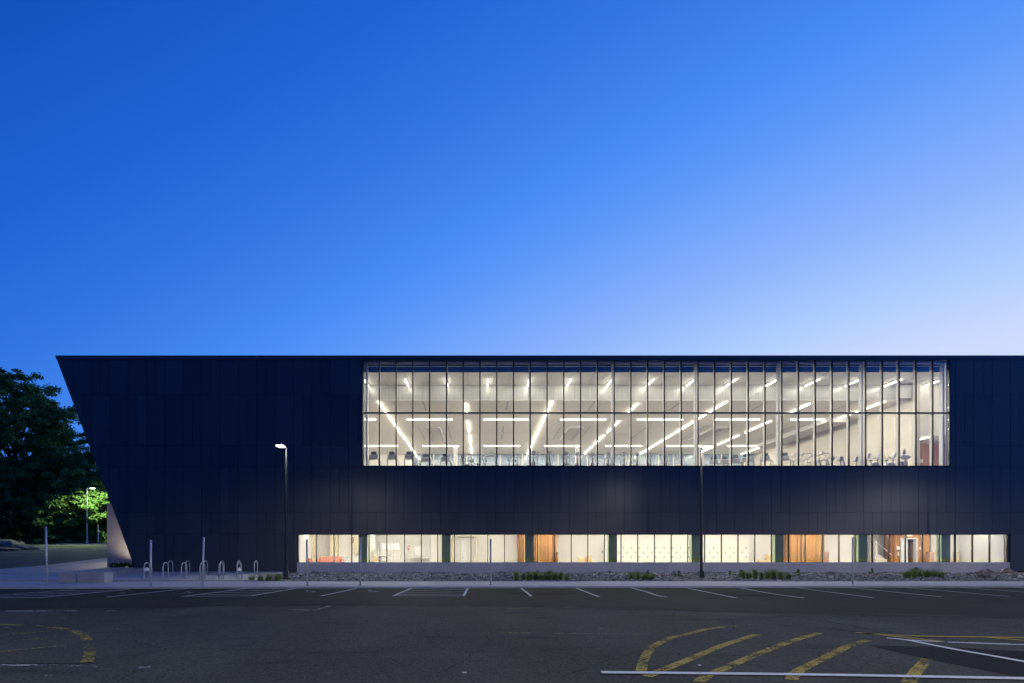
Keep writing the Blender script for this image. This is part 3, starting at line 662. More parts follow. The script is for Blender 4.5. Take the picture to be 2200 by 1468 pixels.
# ---- lobby (lower floor) behind the ribbon window
part('lobby_floor', MB().box(fx(641) - 1, 42, 47.4, 58, -.2, .3), M['floor_low'])
part('lobby_ceiling', MB().box(fx(641) - 1, 42, 47.36, 58, 3.25, 3.4), M['white'])
def LX(px, Y=52.0): return fx(px, Y)
lw = [(560, 789, 54.0), (789, 960, 55.0), (960, 1145, 52.0), (1145, 1500, 52.0), (1500, 1855, 52.0), (2000, 2260, 52.0)]
YB = 52.0
part('lobby_back_wall', MB().box(fx(641) - .09, LX(789, 52.3), 52.3, 52.5, .3, 3.249).box(LX(789, 52.3) + .001, LX(789, 52.3) + .2, 52.2, 55.2, .3, 3.249), M['cream'])
part('lobby_back_wall', MB().box(LX(981), LX(1860), YB, YB + .2, .3, 3.249).box(LX(2000), 42, YB, YB + .2, .3, 3.249), M['cream'])
part('office_rear_wall', MB().box(LX(780), LX(990), 56.5, 56.7, .3, 3.249), M['cream'])
part('lobby_end_wall', MB().box(fx(641) - .8, fx(641) - .1, 47.4, 54, .3, 3.249).box(fx(2166), fx(2166) + .3, 47.4, 54, .3, 3.249), M['white'])
for k in range(8):                                      # columns behind the ribbon window
    pc = 779.5 + 179 * k; X0, X1 = fx(pc - 9.3, 47.45), fx(pc + 9.3, 47.45)
    part('lobby_column', MB().box(X0, X1, 47.45, 48.05, .3, 3.249), M['column_dark'])
RW = part('ribbon_window', MB().box(fx(640), fx(2166), 46.96, 47.2, fz(1149.2), fz(1147)).box(fx(640), fx(2166), 46.96, 47.2, fz(1209.6) + .0, fz(1208.2)).box(fx(640), fx(641.6), 46.96, 47.2, fz(1208.2) + .001, fz(1149.2) - .001).box(fx(2163), fx(2167), 46.96, 47.2, fz(1208.2) + .001, fz(1149.2) - .001), M['black'])
mx_ = [679.5, 717.5, 755.5, 793, 831, 869, 905, 940.5, 976, 1012, 1048, 1084, 1119.5, 1155.5, 1192, 1227.5, 1263, 1299, 1334.5, 1370.5, 1406.5, 1442.5, 1478, 1514.5, 1550.5, 1586, 1622, 1658, 1694.5, 1730, 1767, 1803, 1838, 1875, 1910, 1946, 1982, 2018, 2053, 2090, 2127]
zz0, zz1 = fz(1208.2), fz(1149.2)
shared('mullion', MB().box(-.028, .028, 0, .16, 0.002, zz1 - zz0 - .002), M['black'], RW, [(fx(m_), 46.985, zz0) for m_ in mx_])
ed = [641.6] + mx_ + [2163]
for a, b in zip(ed[:-1], ed[1:]):
    o = obj('pane', MB().box(fx(a) + .03, fx(b) - .03, 47.07, 47.09, zz0 + .002, zz1 - .002), M['glassdark'], RW)
for i in range(9):
    a = fx(641) + .2 + i * (fx(2163) - fx(641)) / 9; b = a + (fx(2163) - fx(641)) / 9 - .5
    strip_light('lobby_strip_light', a, b, 49.2, 49.45, 3.2, f'warm ceiling strip above the ribbon window, {ordn[i]} from the left', 'lobby ceiling strips', 'lowstrip', .05)
e = strip_light('office_light', LX(800, 54), LX(940, 54), 53.6, 54.0, 3.2, 'warm ceiling light over the glazed office at the second ribbon bay', None, 'lowstrip', .05)

# lobby features
def Z5(py, Y): return fz(py, Y)
def blk(name, px0, px1, py0, py1, Y, d, m, **k): return part(name, MB().box(fx(px0, Y), fx(px1, Y), Y, Y + d, max(.3, fz(py1, Y)), min(3.249, fz(py0, Y))), m, **k)
blk('beige_pilaster', 664, 679, 1100, 1300, 51.0, .4, M['beige'])
blk('beige_pilaster', 709, 717, 1100, 1300, 51.7, .4, M['beige']); blk('beige_pilaster', 719, 725, 1100, 1300, 51.9, .39, M['beige'])
blk('beige_pilaster', 760, 771, 1153, 1189, 51.9, .3, M['beige']); blk('dark_hatch', 755.5, 760, 1154, 1167, 52.0, .29, M['brown'])
# wood-clad cores: real slats
def slats(px0, px1, Y, d, m='wood', py_top=1100):
    X0, X1 = fx(px0, Y), fx(px1, Y); top = min(3.249, fz(py_top, Y)); mb = MB().box(X0, X1, Y + .035, Y + d, .3, top)
    x = X0; r = random.Random(int(px0))
    while x < X1 - .03:
        w = min(r.choice([.05, .07, .10]), X1 - x); mb.box(x + .006, x + w - .006, Y + r.uniform(0, .02), Y + .034, .301, top - .001); x += w
    o = part('wood_slat_wall', mb, M[m]); o['kind'] = 'stuff'; return o
slats(1113, 1196, 50.6, 1.3); slats(1699, 1771, 50.6, 1.3); slats(1918, 1934.2, 51.0, 1.2); slats(1970.2, 1997, 51.0, 1.2)
part('lift_lintel', MB().box(fx(1934.2, 51) + .002, fx(1970.2, 51) - .002, 51.0, 52.2, fz(1158.6, 51) + .1, 3.249), M['wood'])
blk('timber_counter', 1196.3, 1199, 1186, 1300, 50.3, .5, M['wood']); blk('timber_counter', 1771.5, 1781, 1186, 1300, 50.3, .8, M['brown']); blk('timber_counter', 1997.5, 2008, 1186, 1300, 50.6, .8, M['brown'])
blk('beige_stub_wall', 2055, 2061, 1186, 1300, 51.5, .4, M['beige']); blk('concrete_end_pier', 2151, 2164, 1100, 1300, 51.0, .4, M['gymconc'])
# lift
fr = MB(); a, b, t = fx(1934.3, 51), fx(1970, 51), fz(1158.6, 51)
fr.box(a, a + .1, 50.93, 51.3, .3, t + .09).box(b - .1, b, 50.93, 51.3, .3, t + .09).box(a + .101, b - .101, 50.93, 51.3, t - .01, t + .089)
part('lift_frame', fr, M['lgrey']); 
ld = part('lift_door', MB().box(a + .11, fx(1951, 51), 51.12, 51.16, .3, t - .02), M['alu']); part('lift_door', MB().box(fx(1945, 51) + .02, fx(1954, 51), 51.2, 51.24, .3, t - .02), M['alu'])
part('lift_car', MB().box(fx(1954, 51), b - .11, 51.9, 52.0, .3, t - .02), M['grey'])
part('lift_sign', MB().box(fx(1948, 51), fx(1959, 51), 50.95, 50.99, fz(1152.5, 51), fz(1149.6, 51)), M['white'])
part('lift_sign', MB().box(fx(1926.5, 51), fx(1932, 51), 50.95, 50.99, fz(1181, 51), fz(1174.5, 51)), M['white']); part('lift_sign', MB().box(fx(1975.5, 51), fx(1980, 51), 50.95, 50.99, fz(1181, 51), fz(1175, 51)), M['white'])
part('lift_button_plate', MB().box(fx(1928, 51), fx(1930.5, 51), 50.95, 50.985, fz(1194, 51), fz(1186, 51)), M['dgrey'])
# stairs
part('stair_wall', MB().box(fx(1858, 53), fx(1925, 53), 53, 53.2, .3, 3.249), M['gymconc'])
st_ = part('staircase', MB().box(fx(1868, 52), fx(1872, 52), 51.2, 52.8, .3, 2.4), M['stair'])
for i in range(7):
    xa = fx(1909 - i * 5.6, 52); xl = fx(1909 - (i + 1) * 5.6, 52) + .001 if i < 6 else fx(1872, 52) + .001; za = .3 + .16 * (i + 1)
    obj('step', MB().box(xl, xa, 51.2, 52.8, .3, za), M['stair'], st_)
part('stair_handrail', MB().tube([(fx(1872, 51.15), 51.15, fz(1155, 51.15)), (fx(1917, 51.15), 51.15, fz(1193.5, 51.15)), (fx(1921, 51.15), 51.15, fz(1193.5, 51.15))], .022, 8), M['alu'])
# door alcove bay 3
part('alcove_frame', MB().box(fx(971, 51.8), fx(974, 51.8), 51.5, 51.95, .3, fz(1153, 51.8)).box(fx(1021, 51.8), fx(1023.5, 51.8), 51.5, 51.95, .3, fz(1153, 51.8)).box(fx(974, 51.8) + .001, fx(1021, 51.8) - .001, 51.5, 51.95, fz(1153.5, 51.8), fz(1151.5, 51.8)), M['beige'])
dr = part('lobby_door', MB().box(fx(990, 51.9), fx(1006, 51.9), 51.90, 51.96, .3, fz(1160, 51.9)), M['white'])
obj('door_window', MB().box(fx(997.5, 51.9), fx(1001, 51.9), 51.87, 51.899, fz(1187, 51.9), fz(1165, 51.9)), M['grey'], dr); obj('handle', MB().box(fx(994, 51.9), fx(996, 51.9), 51.85, 51.899, fz(1199, 51.9), fz(1197, 51.9)), M['lgrey'], dr)
# office front with mullions, screens (bay 2)
of = part('office_front', MB().box(fx(791, 53), fx(925, 53), 53, 53.06, fz(1156.5, 53), fz(1154.5, 53)).box(fx(791, 53), fx(868, 53), 53, 53.06, .3, fz(1184, 53)).box(fx(925, 53), fx(945, 53), 53, 53.06, .3, 3.249), M['cream'])
for px_ in (794, 800, 806, 812, 818, 838, 845, 862, 868, 885, 905, 912, 918, 924): obj('office_mullion', MB().box(fx(px_, 53) - .02, fx(px_, 53) + .02, 52.95, 52.998, .3, fz(1156.6, 53)), M['alu'], of)
for x0, x1, y0, y1 in ((820, 829, 1168, 1182), (831, 838, 1168, 1182), (840, 847, 1168, 1182), (848, 858, 1167, 1182), (892, 904, 1175, 1192)):
    obj('office_screen', MB().box(fx(x0, 55), fx(x1, 55), 55, 55.04, fz(y1, 55), fz(y0, 55)), M['grey'], of)
obj('door_closer', MB().box(fx(836, 52.9), fx(838, 52.9), 52.88, 52.94, fz(1195, 52.9), fz(1192, 52.9)), M['dgrey'], of)

# lobby furniture (free-standing)
def furn(name, label, cat, px, Y, group=None): return empty(name, label, cat, (fx(px, Y), Y, .3), group=group)
def sofa(px, Y, W, label):
    e = furn('sofa', label, 'sofa', px, Y, 'salmon sofas in the lobby')
    obj('seat', MB().box(-W/2, W/2, -.42, .2, .12, .42), M['salmon'], e, bevel=.05); obj('backrest', MB().box(-W/2, W/2, .22, .45, .12, .86), M['salmon'], e, bevel=.06)
    for s in (-1, 1): obj('armrest', MB().box(s*W/2 - .09 + s*.1, s*W/2 + .09 + s*.1, -.42, .42, .1, .72), M['salmon'], e, bevel=.05)
    for sx_ in (-1, 1):
        for sy in (-.35, .35): obj('leg', MB().box(sx_*(W/2 - .1) - .025, sx_*(W/2 - .1) + .025, sy - .025, sy + .025, 0, .119), M['dgrey'], e)
sofa(653, 50.2, .75, 'small salmon sofa at the left end of the ribbon window'); sofa(709, 49.8, 1.7, 'long salmon sofa behind the second and third lobby panes')
e = furn('cabinet', 'low grey cabinet standing right of the long salmon sofa', 'cabinet', 743, 51.0)
obj('body', MB().box(-.3, .3, -.2, .2, .06, .78), M['grey'], e); obj('top', MB().box(-.32, .32, -.22, .22, .781, .81), M['dgrey'], e); obj('plinth', MB().box(-.27, .27, -.17, .17, 0, .059), M['dgrey'], e); obj('handle', MB().box(-.01, .01, -.24, -.201, .5, .6), M['lgrey'], e)
e = furn('armchair', 'timber framed chair with a raised back behind the second ribbon bay', 'chair', 801, 50.2)
obj('seat', MB().box(-.28, .28, -.25, .25, .38, .46), M['card'], e, bevel=.02); obj('backrest', MB().prism([(-.05, .47), (.33, .47), (.33, .75), (.12, .95), (-.02, .95)], .2, .25), M['card'], e)
obj('post', MB().box(-.06, 0, .2, .25, .951, 1.2), M['beige'], e)
for sx_ in (-.25, .25):
    for sy in (-.22, .22): obj('leg', MB().box(sx_ - .03, sx_ + .03, sy - .03, sy + .03, 0, .379), M['card'], e)
e = furn('desk_stand', 'black and white rounded display on a wall stand beside the timber chair', 'stand', 821, 50.2)
obj('ring', MB().tube([(-.1, 0, .45), (.2, 0, .45), (.32, 0, .52), (.36, 0, .64), (.32, 0, .78), (.2, 0, .85), (-.1, 0, .85)], .03, 8), M['black'], e)
obj('screen', MB().box(-.28, -.08, -.02, .03, .43, .87), M['black'], e); obj('lens', MB().box(-.2, -.14, -.03, -.021, .55, .75), M['white'], e); obj('foot', MB().box(-.2, .1, -.1, .1, 0, .02), M['black'], e); obj('stem', MB().box(-.2, -.16, -.02, .02, .021, .43), M['black'], e)
e = furn('extinguisher', 'red and black fire extinguisher hung on the office front', 'extinguisher', 878, 52.7)
obj('cylinder', MB().tube([(0, 0, 1.35), (0, 0, 1.75)], .05, 10), M['red'], e, smooth=True); obj('valve', MB().box(-.03, .03, -.03, .03, 1.751, 1.82), M['dgrey'], e); obj('hose', MB().tube([(.04, 0, 1.8), (.13, 0, 1.7), (.1, 0, 1.5)], .015, 6), M['dgrey'], e); obj('bracket', MB().box(-.08, .08, .071, .12, 1.5, 1.56), M['lgrey'], e)
e = furn('table', 'long cream table in front of the office glazing', 'table', 901, 50.6)
obj('tabletop', MB().box(-.9, .9, -.3, .3, .72, .76), M['white'], e)
for sx_ in (-.86, .86):
    for sy in (-.26, .26): obj('leg', MB().box(sx_ - .02, sx_ + .02, sy - .02, sy + .02, 0, .719), M['alu'], e)
obj('modesty_panel', MB().box(-.8, .8, .2, .22, .2, .7), M['cream'], e)
e = furn('notice', 'small white notice beside the fire extinguisher on the office front', 'notice', 871, 52.8); obj('sheet', MB().box(-.1, .1, .0, .02, 1.2, 1.55), M['white'], e)
def carton(px, Y, w, h, z, label, d=.4):
    e = empty('cardboard_box', label, 'box', (fx(px, Y), Y, z), group='cardboard boxes in the lobby')
    obj('carton', MB().box(-w/2, w/2, -d/2, d/2, 0, h), M['card'], e); obj('tape', MB().box(-.03, .03, -d/2 - .002, d/2 + .002, h + .0005, h + .003), M['beige'], e)
    obj('flap', MB().box(-w/2, w/2, -d/2 - .003, -d/2 - .001, h - .09, h - .02), M['beige'], e)
carton(1249, 50.5, .52, .78, .3, 'large cardboard box on the lobby floor left of the stacked pair'); carton(1267, 50.6, .60, .44, .3, 'lower cardboard box of the stack beside the light switches'); carton(1264, 50.6, .48, .5, .742, 'upper cardboard box of the stack beside the light switches')
carton(1638, 50.5, .62, .6, .3, 'cardboard box in front of the lockers end, lowest of three'); carton(1652, 50.6, .5, .62, .3, 'cardboard box under a smaller one next to the right lockers'); carton(1651, 50.6, .46, .4, .922, 'small cardboard box on top of another next to the right lockers')
for px_, py_, nm in ((1294, 1186, 'small dark wall switch right of the cardboard stack'), (1855, 1178, 'small wall plate on the white wall beside the stair column')):
    tag(obj('wall_switch', MB().box(fx(px_, 51.95) - .05, fx(px_, 51.95) + .05, 51.9, 51.97, fz(py_ + 2, 51.95), fz(py_ - 2, 51.95)), M['dgrey']), nm, 'switch')
# lockers: narrow columns, alternately one and two doors high
def lockers(label, px0, px1, phase):
    Y = 51.5; sc = Y / FPX; X0, X1 = fx(px0, Y), fx(px1, Y); e = empty('locker_bank', label, 'lockers', ((X0 + X1) / 2, Y, .3), group='cream locker banks'); xo = (X0 + X1) / 2
    obj('carcass', MB().box(X0 - xo, X1 - xo, .02, .45, 0, fz(1166, Y) - .3), M['white'], e)
    top = fz(1166, Y) - .32; w = 8.81 * sc
    k0 = math.ceil((px0 - phase) / 8.81)
    for k in range(k0, 400):
        c = phase + 8.81 * k
        if c + 5 > px1: break
        xc = fx(c, Y) - xo - w * .0
        if c - 5 < px0: continue
        doors = [(0.02, top, 1187.3)] if k % 2 else [(0.02, top / 2 - .004, 1197.2), (top / 2 + .004, top, 1177.3)]
        for z0, z1, lp in doors:
            dd = obj('locker_door', MB().box(xc - w/2 + .003, xc + w/2 - .003, 0, .019, z0, z1), M['locker'], e)
            lz = fz(lp, Y) - .3; obj('lock', MB().box(xc - .045, xc + .045, -.025, -.001, lz - .09, lz + .09), M['dgrey'], dd)
lockers('cream locker bank spanning the fifth ribbon bay', 1299, 1487.8, 1338.7); lockers('cream locker bank behind the second lamp post in the sixth ribbon bay', 1488.2, 1609, 1338.7)

# ------------------------------------------------------------ gym machines
def machine(kind):
    T = empty(kind, '-', 'exercise machine', (0, 0, 0)); g, d, l = M['grey'], M['dgrey'], M['lgrey']
    if kind == 'treadmill':                             # back of the console faces the glass
        obj('deck', MB().box(-.42, .42, 0.0, 1.9, .06, .22), d, T, bevel=.03); obj('motor_hood', MB().box(-.4, .4, -.2, .22, .05, .34), g, T, bevel=.05)
        for s in (-1, 1): obj('upright', MB().tube([(s*.40, .0, .25), (s*.38, .12, 1.12)], .035, 8), l, T); obj('handrail', MB().tube([(s*.38, .12, 1.05), (s*.44, .25, 1.0), (s*.44, .85, .95), (s*.42, .95, .3)], .028, 8), l, T)
        obj('console', MB().box(-.34, .34, .02, .14, 1.02, 1.36).xform(Matrix.Rotation(.12, 4, 'X')), g, T, bevel=.05); m_ = obj('monitor', MB().box(-.22, .22, -.02, .03, 1.36, 1.62), M['screen'], T, bevel=.02); obj('crossbar', MB().tube([(-.42, .1, 1.0), (.42, .1, 1.0)], .03, 8), l, T)
        obj('belt', MB().box(-.27, .27, .25, 1.88, .221, .226), M['black'], T)
    elif kind == 'curved_treadmill':
        obj('deck', MB().box(-.9, .9, -.38, .38, .08, .24), d, T, bevel=.04)
        for s in (-1, 1): obj('handrail', MB().tube([(.15, s*.36, .25), (.28, s*.36, .8), (.32, s*.36, 1.05), (.55, s*.36, 1.25), (.62, s*.36, 1.38), (.55, s*.36, 1.47), (.3, s*.34, 1.5), (.05, s*.34, 1.48)], .026, 8), d, T); obj('side_grip', MB().tube([(.32, s*.36, 1.05), (.0, s*.36, .96)], .024, 8), d, T)
        obj('console', MB().box(.0, .12, -.2, .2, 1.46, 1.66), g, T, bevel=.03); obj('belt', MB().box(-.86, .86, -.27, .27, .241, .247), M['black'], T)
    elif kind == 'elliptical':
        obj('base_frame', MB().box(-.12, .12, -.3, 1.5, .03, .14).box(-.35, .35, -.3, -.18, .0, .1).box(-.35, .35, 1.4, 1.5, 0, .1), d, T); obj('mast', MB().tube([(0, 0, .1), (0, .05, .9), (0, .12, 1.45)], [.11, .08, .05], 8), l, T)
        obj('shroud', MB().prism([(-.2, .1), (.2, .1), (.16, .8), (-.16, .8)], .1, .6), g, T, bevel=.04); obj('console', MB().box(-.17, .17, .02, .12, 1.38, 1.66), g, T, bevel=.04)
        for s in (-1, 1): obj('moving_arm', MB().tube([(s*.26, .3, .3), (s*.28, .15, .9), (s*.34, .15, 1.25), (s*.33, .22, 1.62)], .024, 8), l, T); obj('pedal', MB().box(s*.2 - .08, s*.2 + .08, .5, .9, .3 + .1*s, .36 + .1*s), d, T)
        obj('fixed_grip', MB().tube([(-.2, .3, 1.1), (-.17, .05, 1.12), (.17, .05, 1.12), (.2, .3, 1.1)], .02, 8), d, T)
    elif kind == 'upright_bike':                        # seen from the side
        obj('base_frame', MB().box(-.55, .5, -.06, .06, .04, .14).box(-.58, -.48, -.3, .3, 0, .08).box(.42, .52, -.3, .3, 0, .08), d, T); obj('flywheel_cover', MB().tube([(-.05, -.1, .45), (-.05, .1, .45)], .34, 18), g, T)
        obj('mast', MB().tube([(.1, 0, .5), (.16, 0, 1.2)], [.06, .04], 8), l, T); obj('console', MB().prism([(0, 0), (.24, .04), (.34, .42), (.12, .4)], -.22, .22).xform(Matrix.Translation((.05, 0, 1.15))), g, T, bevel=.03)
        obj('handlebar', MB().tube([(.12, -.2, 1.12), (-.22, -.22, 1.1), (-.36, -.22, 1.18), (-.42, -.22, 1.4)], .022, 8).tube([(.12, .2, 1.12), (-.22, .22, 1.1), (-.36, .22, 1.18), (-.42, .22, 1.4)], .022, 8), d, T)
        obj('seat_post', MB().tube([(-.3, 0, .4), (-.42, 0, .9)], .035, 8), l, T); obj('saddle', MB().box(-.56, -.28, -.13, .13, .9, .99), d, T, bevel=.04); obj('tray', MB().box(.0, .3, -.12, .12, .96, 1.02), d, T, bevel=.02)
    elif kind == 'recumbent_bike':
        obj('base_frame', MB().box(-.8, .7, -.08, .08, .05, .16), d, T); obj('seat', MB().box(-.6, -.2, -.22, .22, .45, .55), d, T, bevel=.03); obj('backrest', MB().prism([(-.72, .55), (-.62, .55), (-.78, 1.05), (-.86, 1.05)], -.2, .2), g, T, bevel=.03)
        obj('mast', MB().tube([(.4, 0, .15), (.3, 0, .95)], .05, 8), l, T); obj('console', MB().prism([(0, 0), (.3, .0), (.36, .3), (.12, .36)], -.2, .2).xform(Matrix.Translation((.1, 0, .88))), g, T, bevel=.03); obj('crank', MB().tube([(.45, -.2, .4), (.45, .2, .4)], .12, 12), d, T)
        obj('seat_grip', MB().tube([(-.3, .28, .5), (-.2, .28, .75), (-.05, .28, .8)], .02, 8), l, T); obj('stand', MB().box(-.5, -.3, -.06, .06, .16, .45), l, T)
    elif kind == 'stepper':
        obj('tower', MB().box(-.3, .3, .1, .9, .0, .9), d, T, bevel=.06); obj('neck', MB().tube([(0, .0, .6), (-.02, .0, 1.05)], [.12, .09], 10), l, T); obj('ring_console', MB().ico((0, 0, 1.22), (.42, .2, .2), rough=.0), g, T, smooth=True); obj('head_screen', MB().ico((-.12, 0, 1.62), (.14, .1, .22), rough=.0), g, T, smooth=True)
        for i in range(4): obj('stair_tread', MB().box(-.25, .25, .3 + i * .16, .46 + i * .16, .901 + i * .0, .93), l, T)
        obj('grip', MB().tube([(.35, 0, 1.2), (.5, .1, 1.25)], .03, 8), M['white'], T)
    elif kind == 'spin_bike':
        obj('flywheel', MB().tube([(-.06, -.3, .42), (.06, -.3, .42)], .26, 20), l, T); obj('fork', MB().tube([(0, -.35, .1), (0, -.22, 1.15)], .04, 8), l, T)
        obj('handlebar', MB().tube([(-.25, -.4, 1.32), (-.27, -.2, 1.25), (0, -.18, 1.2), (.27, -.2, 1.25), (.25, -.4, 1.32)], .025, 8), d, T); obj('frame', MB().tube([(0, -.25, .8), (0, .3, .35), (0, .5, .15)], .045, 8), d, T)
        obj('seat_post', MB().tube([(0, .3, .3), (0, .42, 1.0)], .035, 8), l, T); obj('saddle', MB().box(-.12, .12, .3, .56, 1.0, 1.08), d, T, bevel=.03); obj('foot', MB().box(-.28, .28, -.45, -.37, 0, .07).box(-.28, .28, .5, .58, 0, .07), d, T)
    elif kind == 'cable_rack':
        obj('frame', MB().box(-.45, -.37, -.05, .05, 0, 1.75).box(.37, .45, -.05, .05, 0, 1.75).box(-.37, .37, -.05, .05, 1.66, 1.74), M['white'], T); obj('weight_stack', MB().box(-.18, .18, .0, .2, .1, .9), d, T); obj('crossbar', MB().tube([(-.6, -.08, 1.2), (.6, -.08, 1.2)], .018, 8), l, T)
        for s in (-1, 1): obj('plate', MB().tube([(s*.5, -.08, 1.2), (s*.56, -.08, 1.2)], .2, 16), d, T); obj('cable', MB().tube([(s*.3, 0, 1.65), (s*.3, -.05, .5)], .01, 6), d, T)
        obj('base', MB().box(-.5, .5, -.3, .5, 0, .06), g, T); obj('bench', MB().box(-.15, .15, -.9, -.1, .4, .5), d, T, bevel=.03)
    register(T); T['used'] = 0
    return T
PROTO = {k: machine(k) for k in ('treadmill', 'curved_treadmill', 'elliptical', 'upright_bike', 'recumbent_bike', 'stepper', 'spin_bike', 'cable_rack')}
NICE = {'treadmill': 'grey treadmill with its console to the glass', 'curved_treadmill': 'dark treadmill with curving handrails side on', 'elliptical': 'grey cross trainer with upright moving arms', 'upright_bike': 'upright exercise bike with a large tilted console',
        'recumbent_bike': 'low recumbent exercise bike', 'stepper': 'stair climber with ring console and round head', 'spin_bike': 'slim spin bike with curved handlebars', 'cable_rack': 'white framed weight rack with round plates'}
place = [('treadmill', 803, 49.4, 0), ('treadmill', 842, 49.4, 0), ('treadmill', 879, 49.4, 0), ('treadmill', 914, 50.6, 0), ('treadmill', 957, 50.6, 0),
         ('spin_bike', 893, 52.4, .3), ('spin_bike', 905, 53.2, -.4), ('cable_rack', 1003, 51.5, 0), ('spin_bike', 1024, 50.6, 1.2), ('spin_bike', 1036, 51.8, .9), ('cable_rack', 1054, 52.5, 0),
         ('spin_bike', 1094, 49.8, 0), ('spin_bike', 1110, 49.8, .2), ('elliptical', 1147, 49.2, 0), ('elliptical', 1181, 49.2, 0), ('elliptical', 1217, 49.6, 0), ('elliptical', 1241, 49.8, .2), ('elliptical', 1274, 50.0, .2),
         ('cable_rack', 1295, 54.5, 0), ('elliptical', 1308, 49.8, .25), ('elliptical', 1342, 50.0, .3), ('elliptical', 1370, 50.2, .3), ('elliptical', 1399, 50.2, .35), ('elliptical', 1432, 50.2, .4), ('elliptical', 1466, 50.2, .45),
         ('treadmill', 1533, 52.0, -.5), ('treadmill', 1557, 52.0, -.5), ('treadmill', 1580, 51.2, -.5), ('treadmill', 1604, 50.6, -.5), ('treadmill', 1644, 50.2, -.6), ('treadmill', 1686, 50.0, -.7),
         ('curved_treadmill', 1703, 50.6, .15), ('curved_treadmill', 1722, 50.0, 0), ('curved_treadmill', 1741, 50.8, .1), ('curved_treadmill', 1763, 49.8, 0),
         ('recumbent_bike', 1779, 49.6, 0), ('recumbent_bike', 1797, 49.4, 0), ('recumbent_bike', 1831, 49.6, 0), ('upright_bike', 1858, 50.2, 0), ('upright_bike', 1882, 49.6, 0), ('upright_bike', 1915, 49.6, 0), ('stepper', 1945, 49.6, 0)]
tot = {}
for p in place: tot[p[0]] = tot.get(p[0], 0) + 1
cnt = {}
ordx = ordn + ['seventeenth', 'eighteenth', 'nineteenth', 'twentieth']
for k, px_, Y, rz in place:
    pr = PROTO[k]; cnt[k] = cnt.get(k, 0) + 1
    o = pr if cnt[k] == 1 else copy_tree(pr)
    o.location = (fx(px_, Y), Y, ZF - (.25 if k == 'recumbent_bike' else 0)); o.rotation_euler = (0, 0, rz)
    if k == 'recumbent_bike': o.location.z = ZF
    o['category'] = {'treadmill': 'treadmill', 'curved_treadmill': 'treadmill', 'elliptical': 'cross trainer', 'upright_bike': 'exercise bike', 'recumbent_bike': 'exercise bike', 'stepper': 'stair climber', 'spin_bike': 'spin bike', 'cable_rack': 'weight rack'}[k]
    o['label'] = NICE[k] + (f', {ordx[cnt[k]-1]} from left along the gym' if tot[k] > 1 else ', standing alone right of the upright bikes')
    if tot[k] > 1: o['group'] = {'treadmill': 'treadmills facing the glass', 'curved_treadmill': 'curved rail treadmills', 'elliptical': 'cross trainers along the glass', 'upright_bike': 'upright bikes', 'recumbent_bike': 'recumbent bikes', 'spin_bike': 'spin bikes', 'cable_rack': 'weight racks'}[k]
    if 'used' in o: del o['used']
tag(obj('wall_plate', MB().box(fx(1976, 58.5), fx(1983, 58.5), 58.5, 58.59, fz(994, 58.5), fz(987, 58.5)), M['white']), 'square white plate on the timber lining right of the stair climber', 'plate')

# ------------------------------------------------------------ lamp posts
def lamp_post(px, py, top, label, X=None, Y=None, power=POST_W, H=None, lens='lens', dirv=(-.15, -1), col=(1, .95, .84), zbase=None, arm=.75, group='black lamp posts by the building', paint_='post_black', light=True, rad=.12):
    if X is None: c = at(px, py, 0.02); X, Y = c.x, c.y; H = (py - top) * Y / FPX
    z0 = 0.02 if zbase is None else zbase
    e = empty('lamp_post', label, 'lamp post', (X, Y, z0), group=group)
    d = Vector((dirv[0], dirv[1], 0)).normalized(); P = M[paint_]
    obj('base_plate', MB().box(-.27, .27, -.27, .27, 0, .05), P, e)
    obj('base_cover', MB().box(-.13, .13, -.13, .13, .051, .45), P, e, bevel=.01)
    obj('pole', MB().tube([(0, 0, .45), (0, 0, H)], [.085, .06], 12), P, e, smooth=False)
    obj('arm', MB().tube([(0, 0, H - .06), tuple(d * (arm - .25) + Vector((0, 0, H - .02)))], .03, 8), P, e)
    R = Matrix.Rotation(math.atan2(d.y, d.x), 4, 'Z')
    hd = obj('lamp_head', MB().box(arm - .3, arm + .35, -.16, .16, H - .04, H + .05).xform(R), P, e, bevel=.015)
    obj('lens', MB().box(arm - .24, arm + .32, -.15, .15, H - .11, H - .041).xform(R), M[lens], hd)
    if light:
        ld_ = bpy.data.lights.new('lamp_light', 'SPOT'); ld_.spot_size = math.radians(180); ld_.spot_blend = .22; ld_.energy = power; ld_.color = col; ld_.shadow_soft_size = rad
        lo = bpy.data.objects.new('lamp_light', ld_); COL.objects.link(lo); lo.parent = e; lo.location = tuple(d * (arm + .05) + Vector((0, 0, H - .16)))
    return e
lamp_post(615, 1244, 961, 'black lamp post lit beside the bike racks and the start of the ribbon window', dirv=(-.1, -1))
lamp_post(1507, 1243, 962, 'black lamp post lit in front of the sixth ribbon window bay', dirv=(.05, -1))
lamp_post(0, 0, 0, 'black lamp post at the right hand end of the gravel bed, outside the frame', X=37.4, Y=36.9, H=7.5, power=420, col=(1, .92, .84))
lamp_post(0, 0, 0, 'black lamp post out in the parking lot on the right, outside the frame', X=51.5, Y=3.8, H=8.6, power=POST_W_OFF, dirv=(-1, .3), zbase=ZR, col=(1, .92, .84))
lamp_post(0, 0, 0, 'lamp post added unseen behind the viewpoint, lighting the ground from the right', X=15, Y=-3, H=8.6, power=6600, dirv=(0, 1), zbase=ZR, col=(1, .94, .74), light=True)  # added lamp, out of view, for more neutral light on the ground
lamp_post(0, 0, 0, 'lamp post added unseen behind the viewpoint, lighting the ground from the left', X=-17, Y=-1, H=8.6, power=4600, dirv=(0, 1), zbase=ZR, col=(1, .93, .78), light=True)  # left-hand partner, likewise added out of view to light the ground
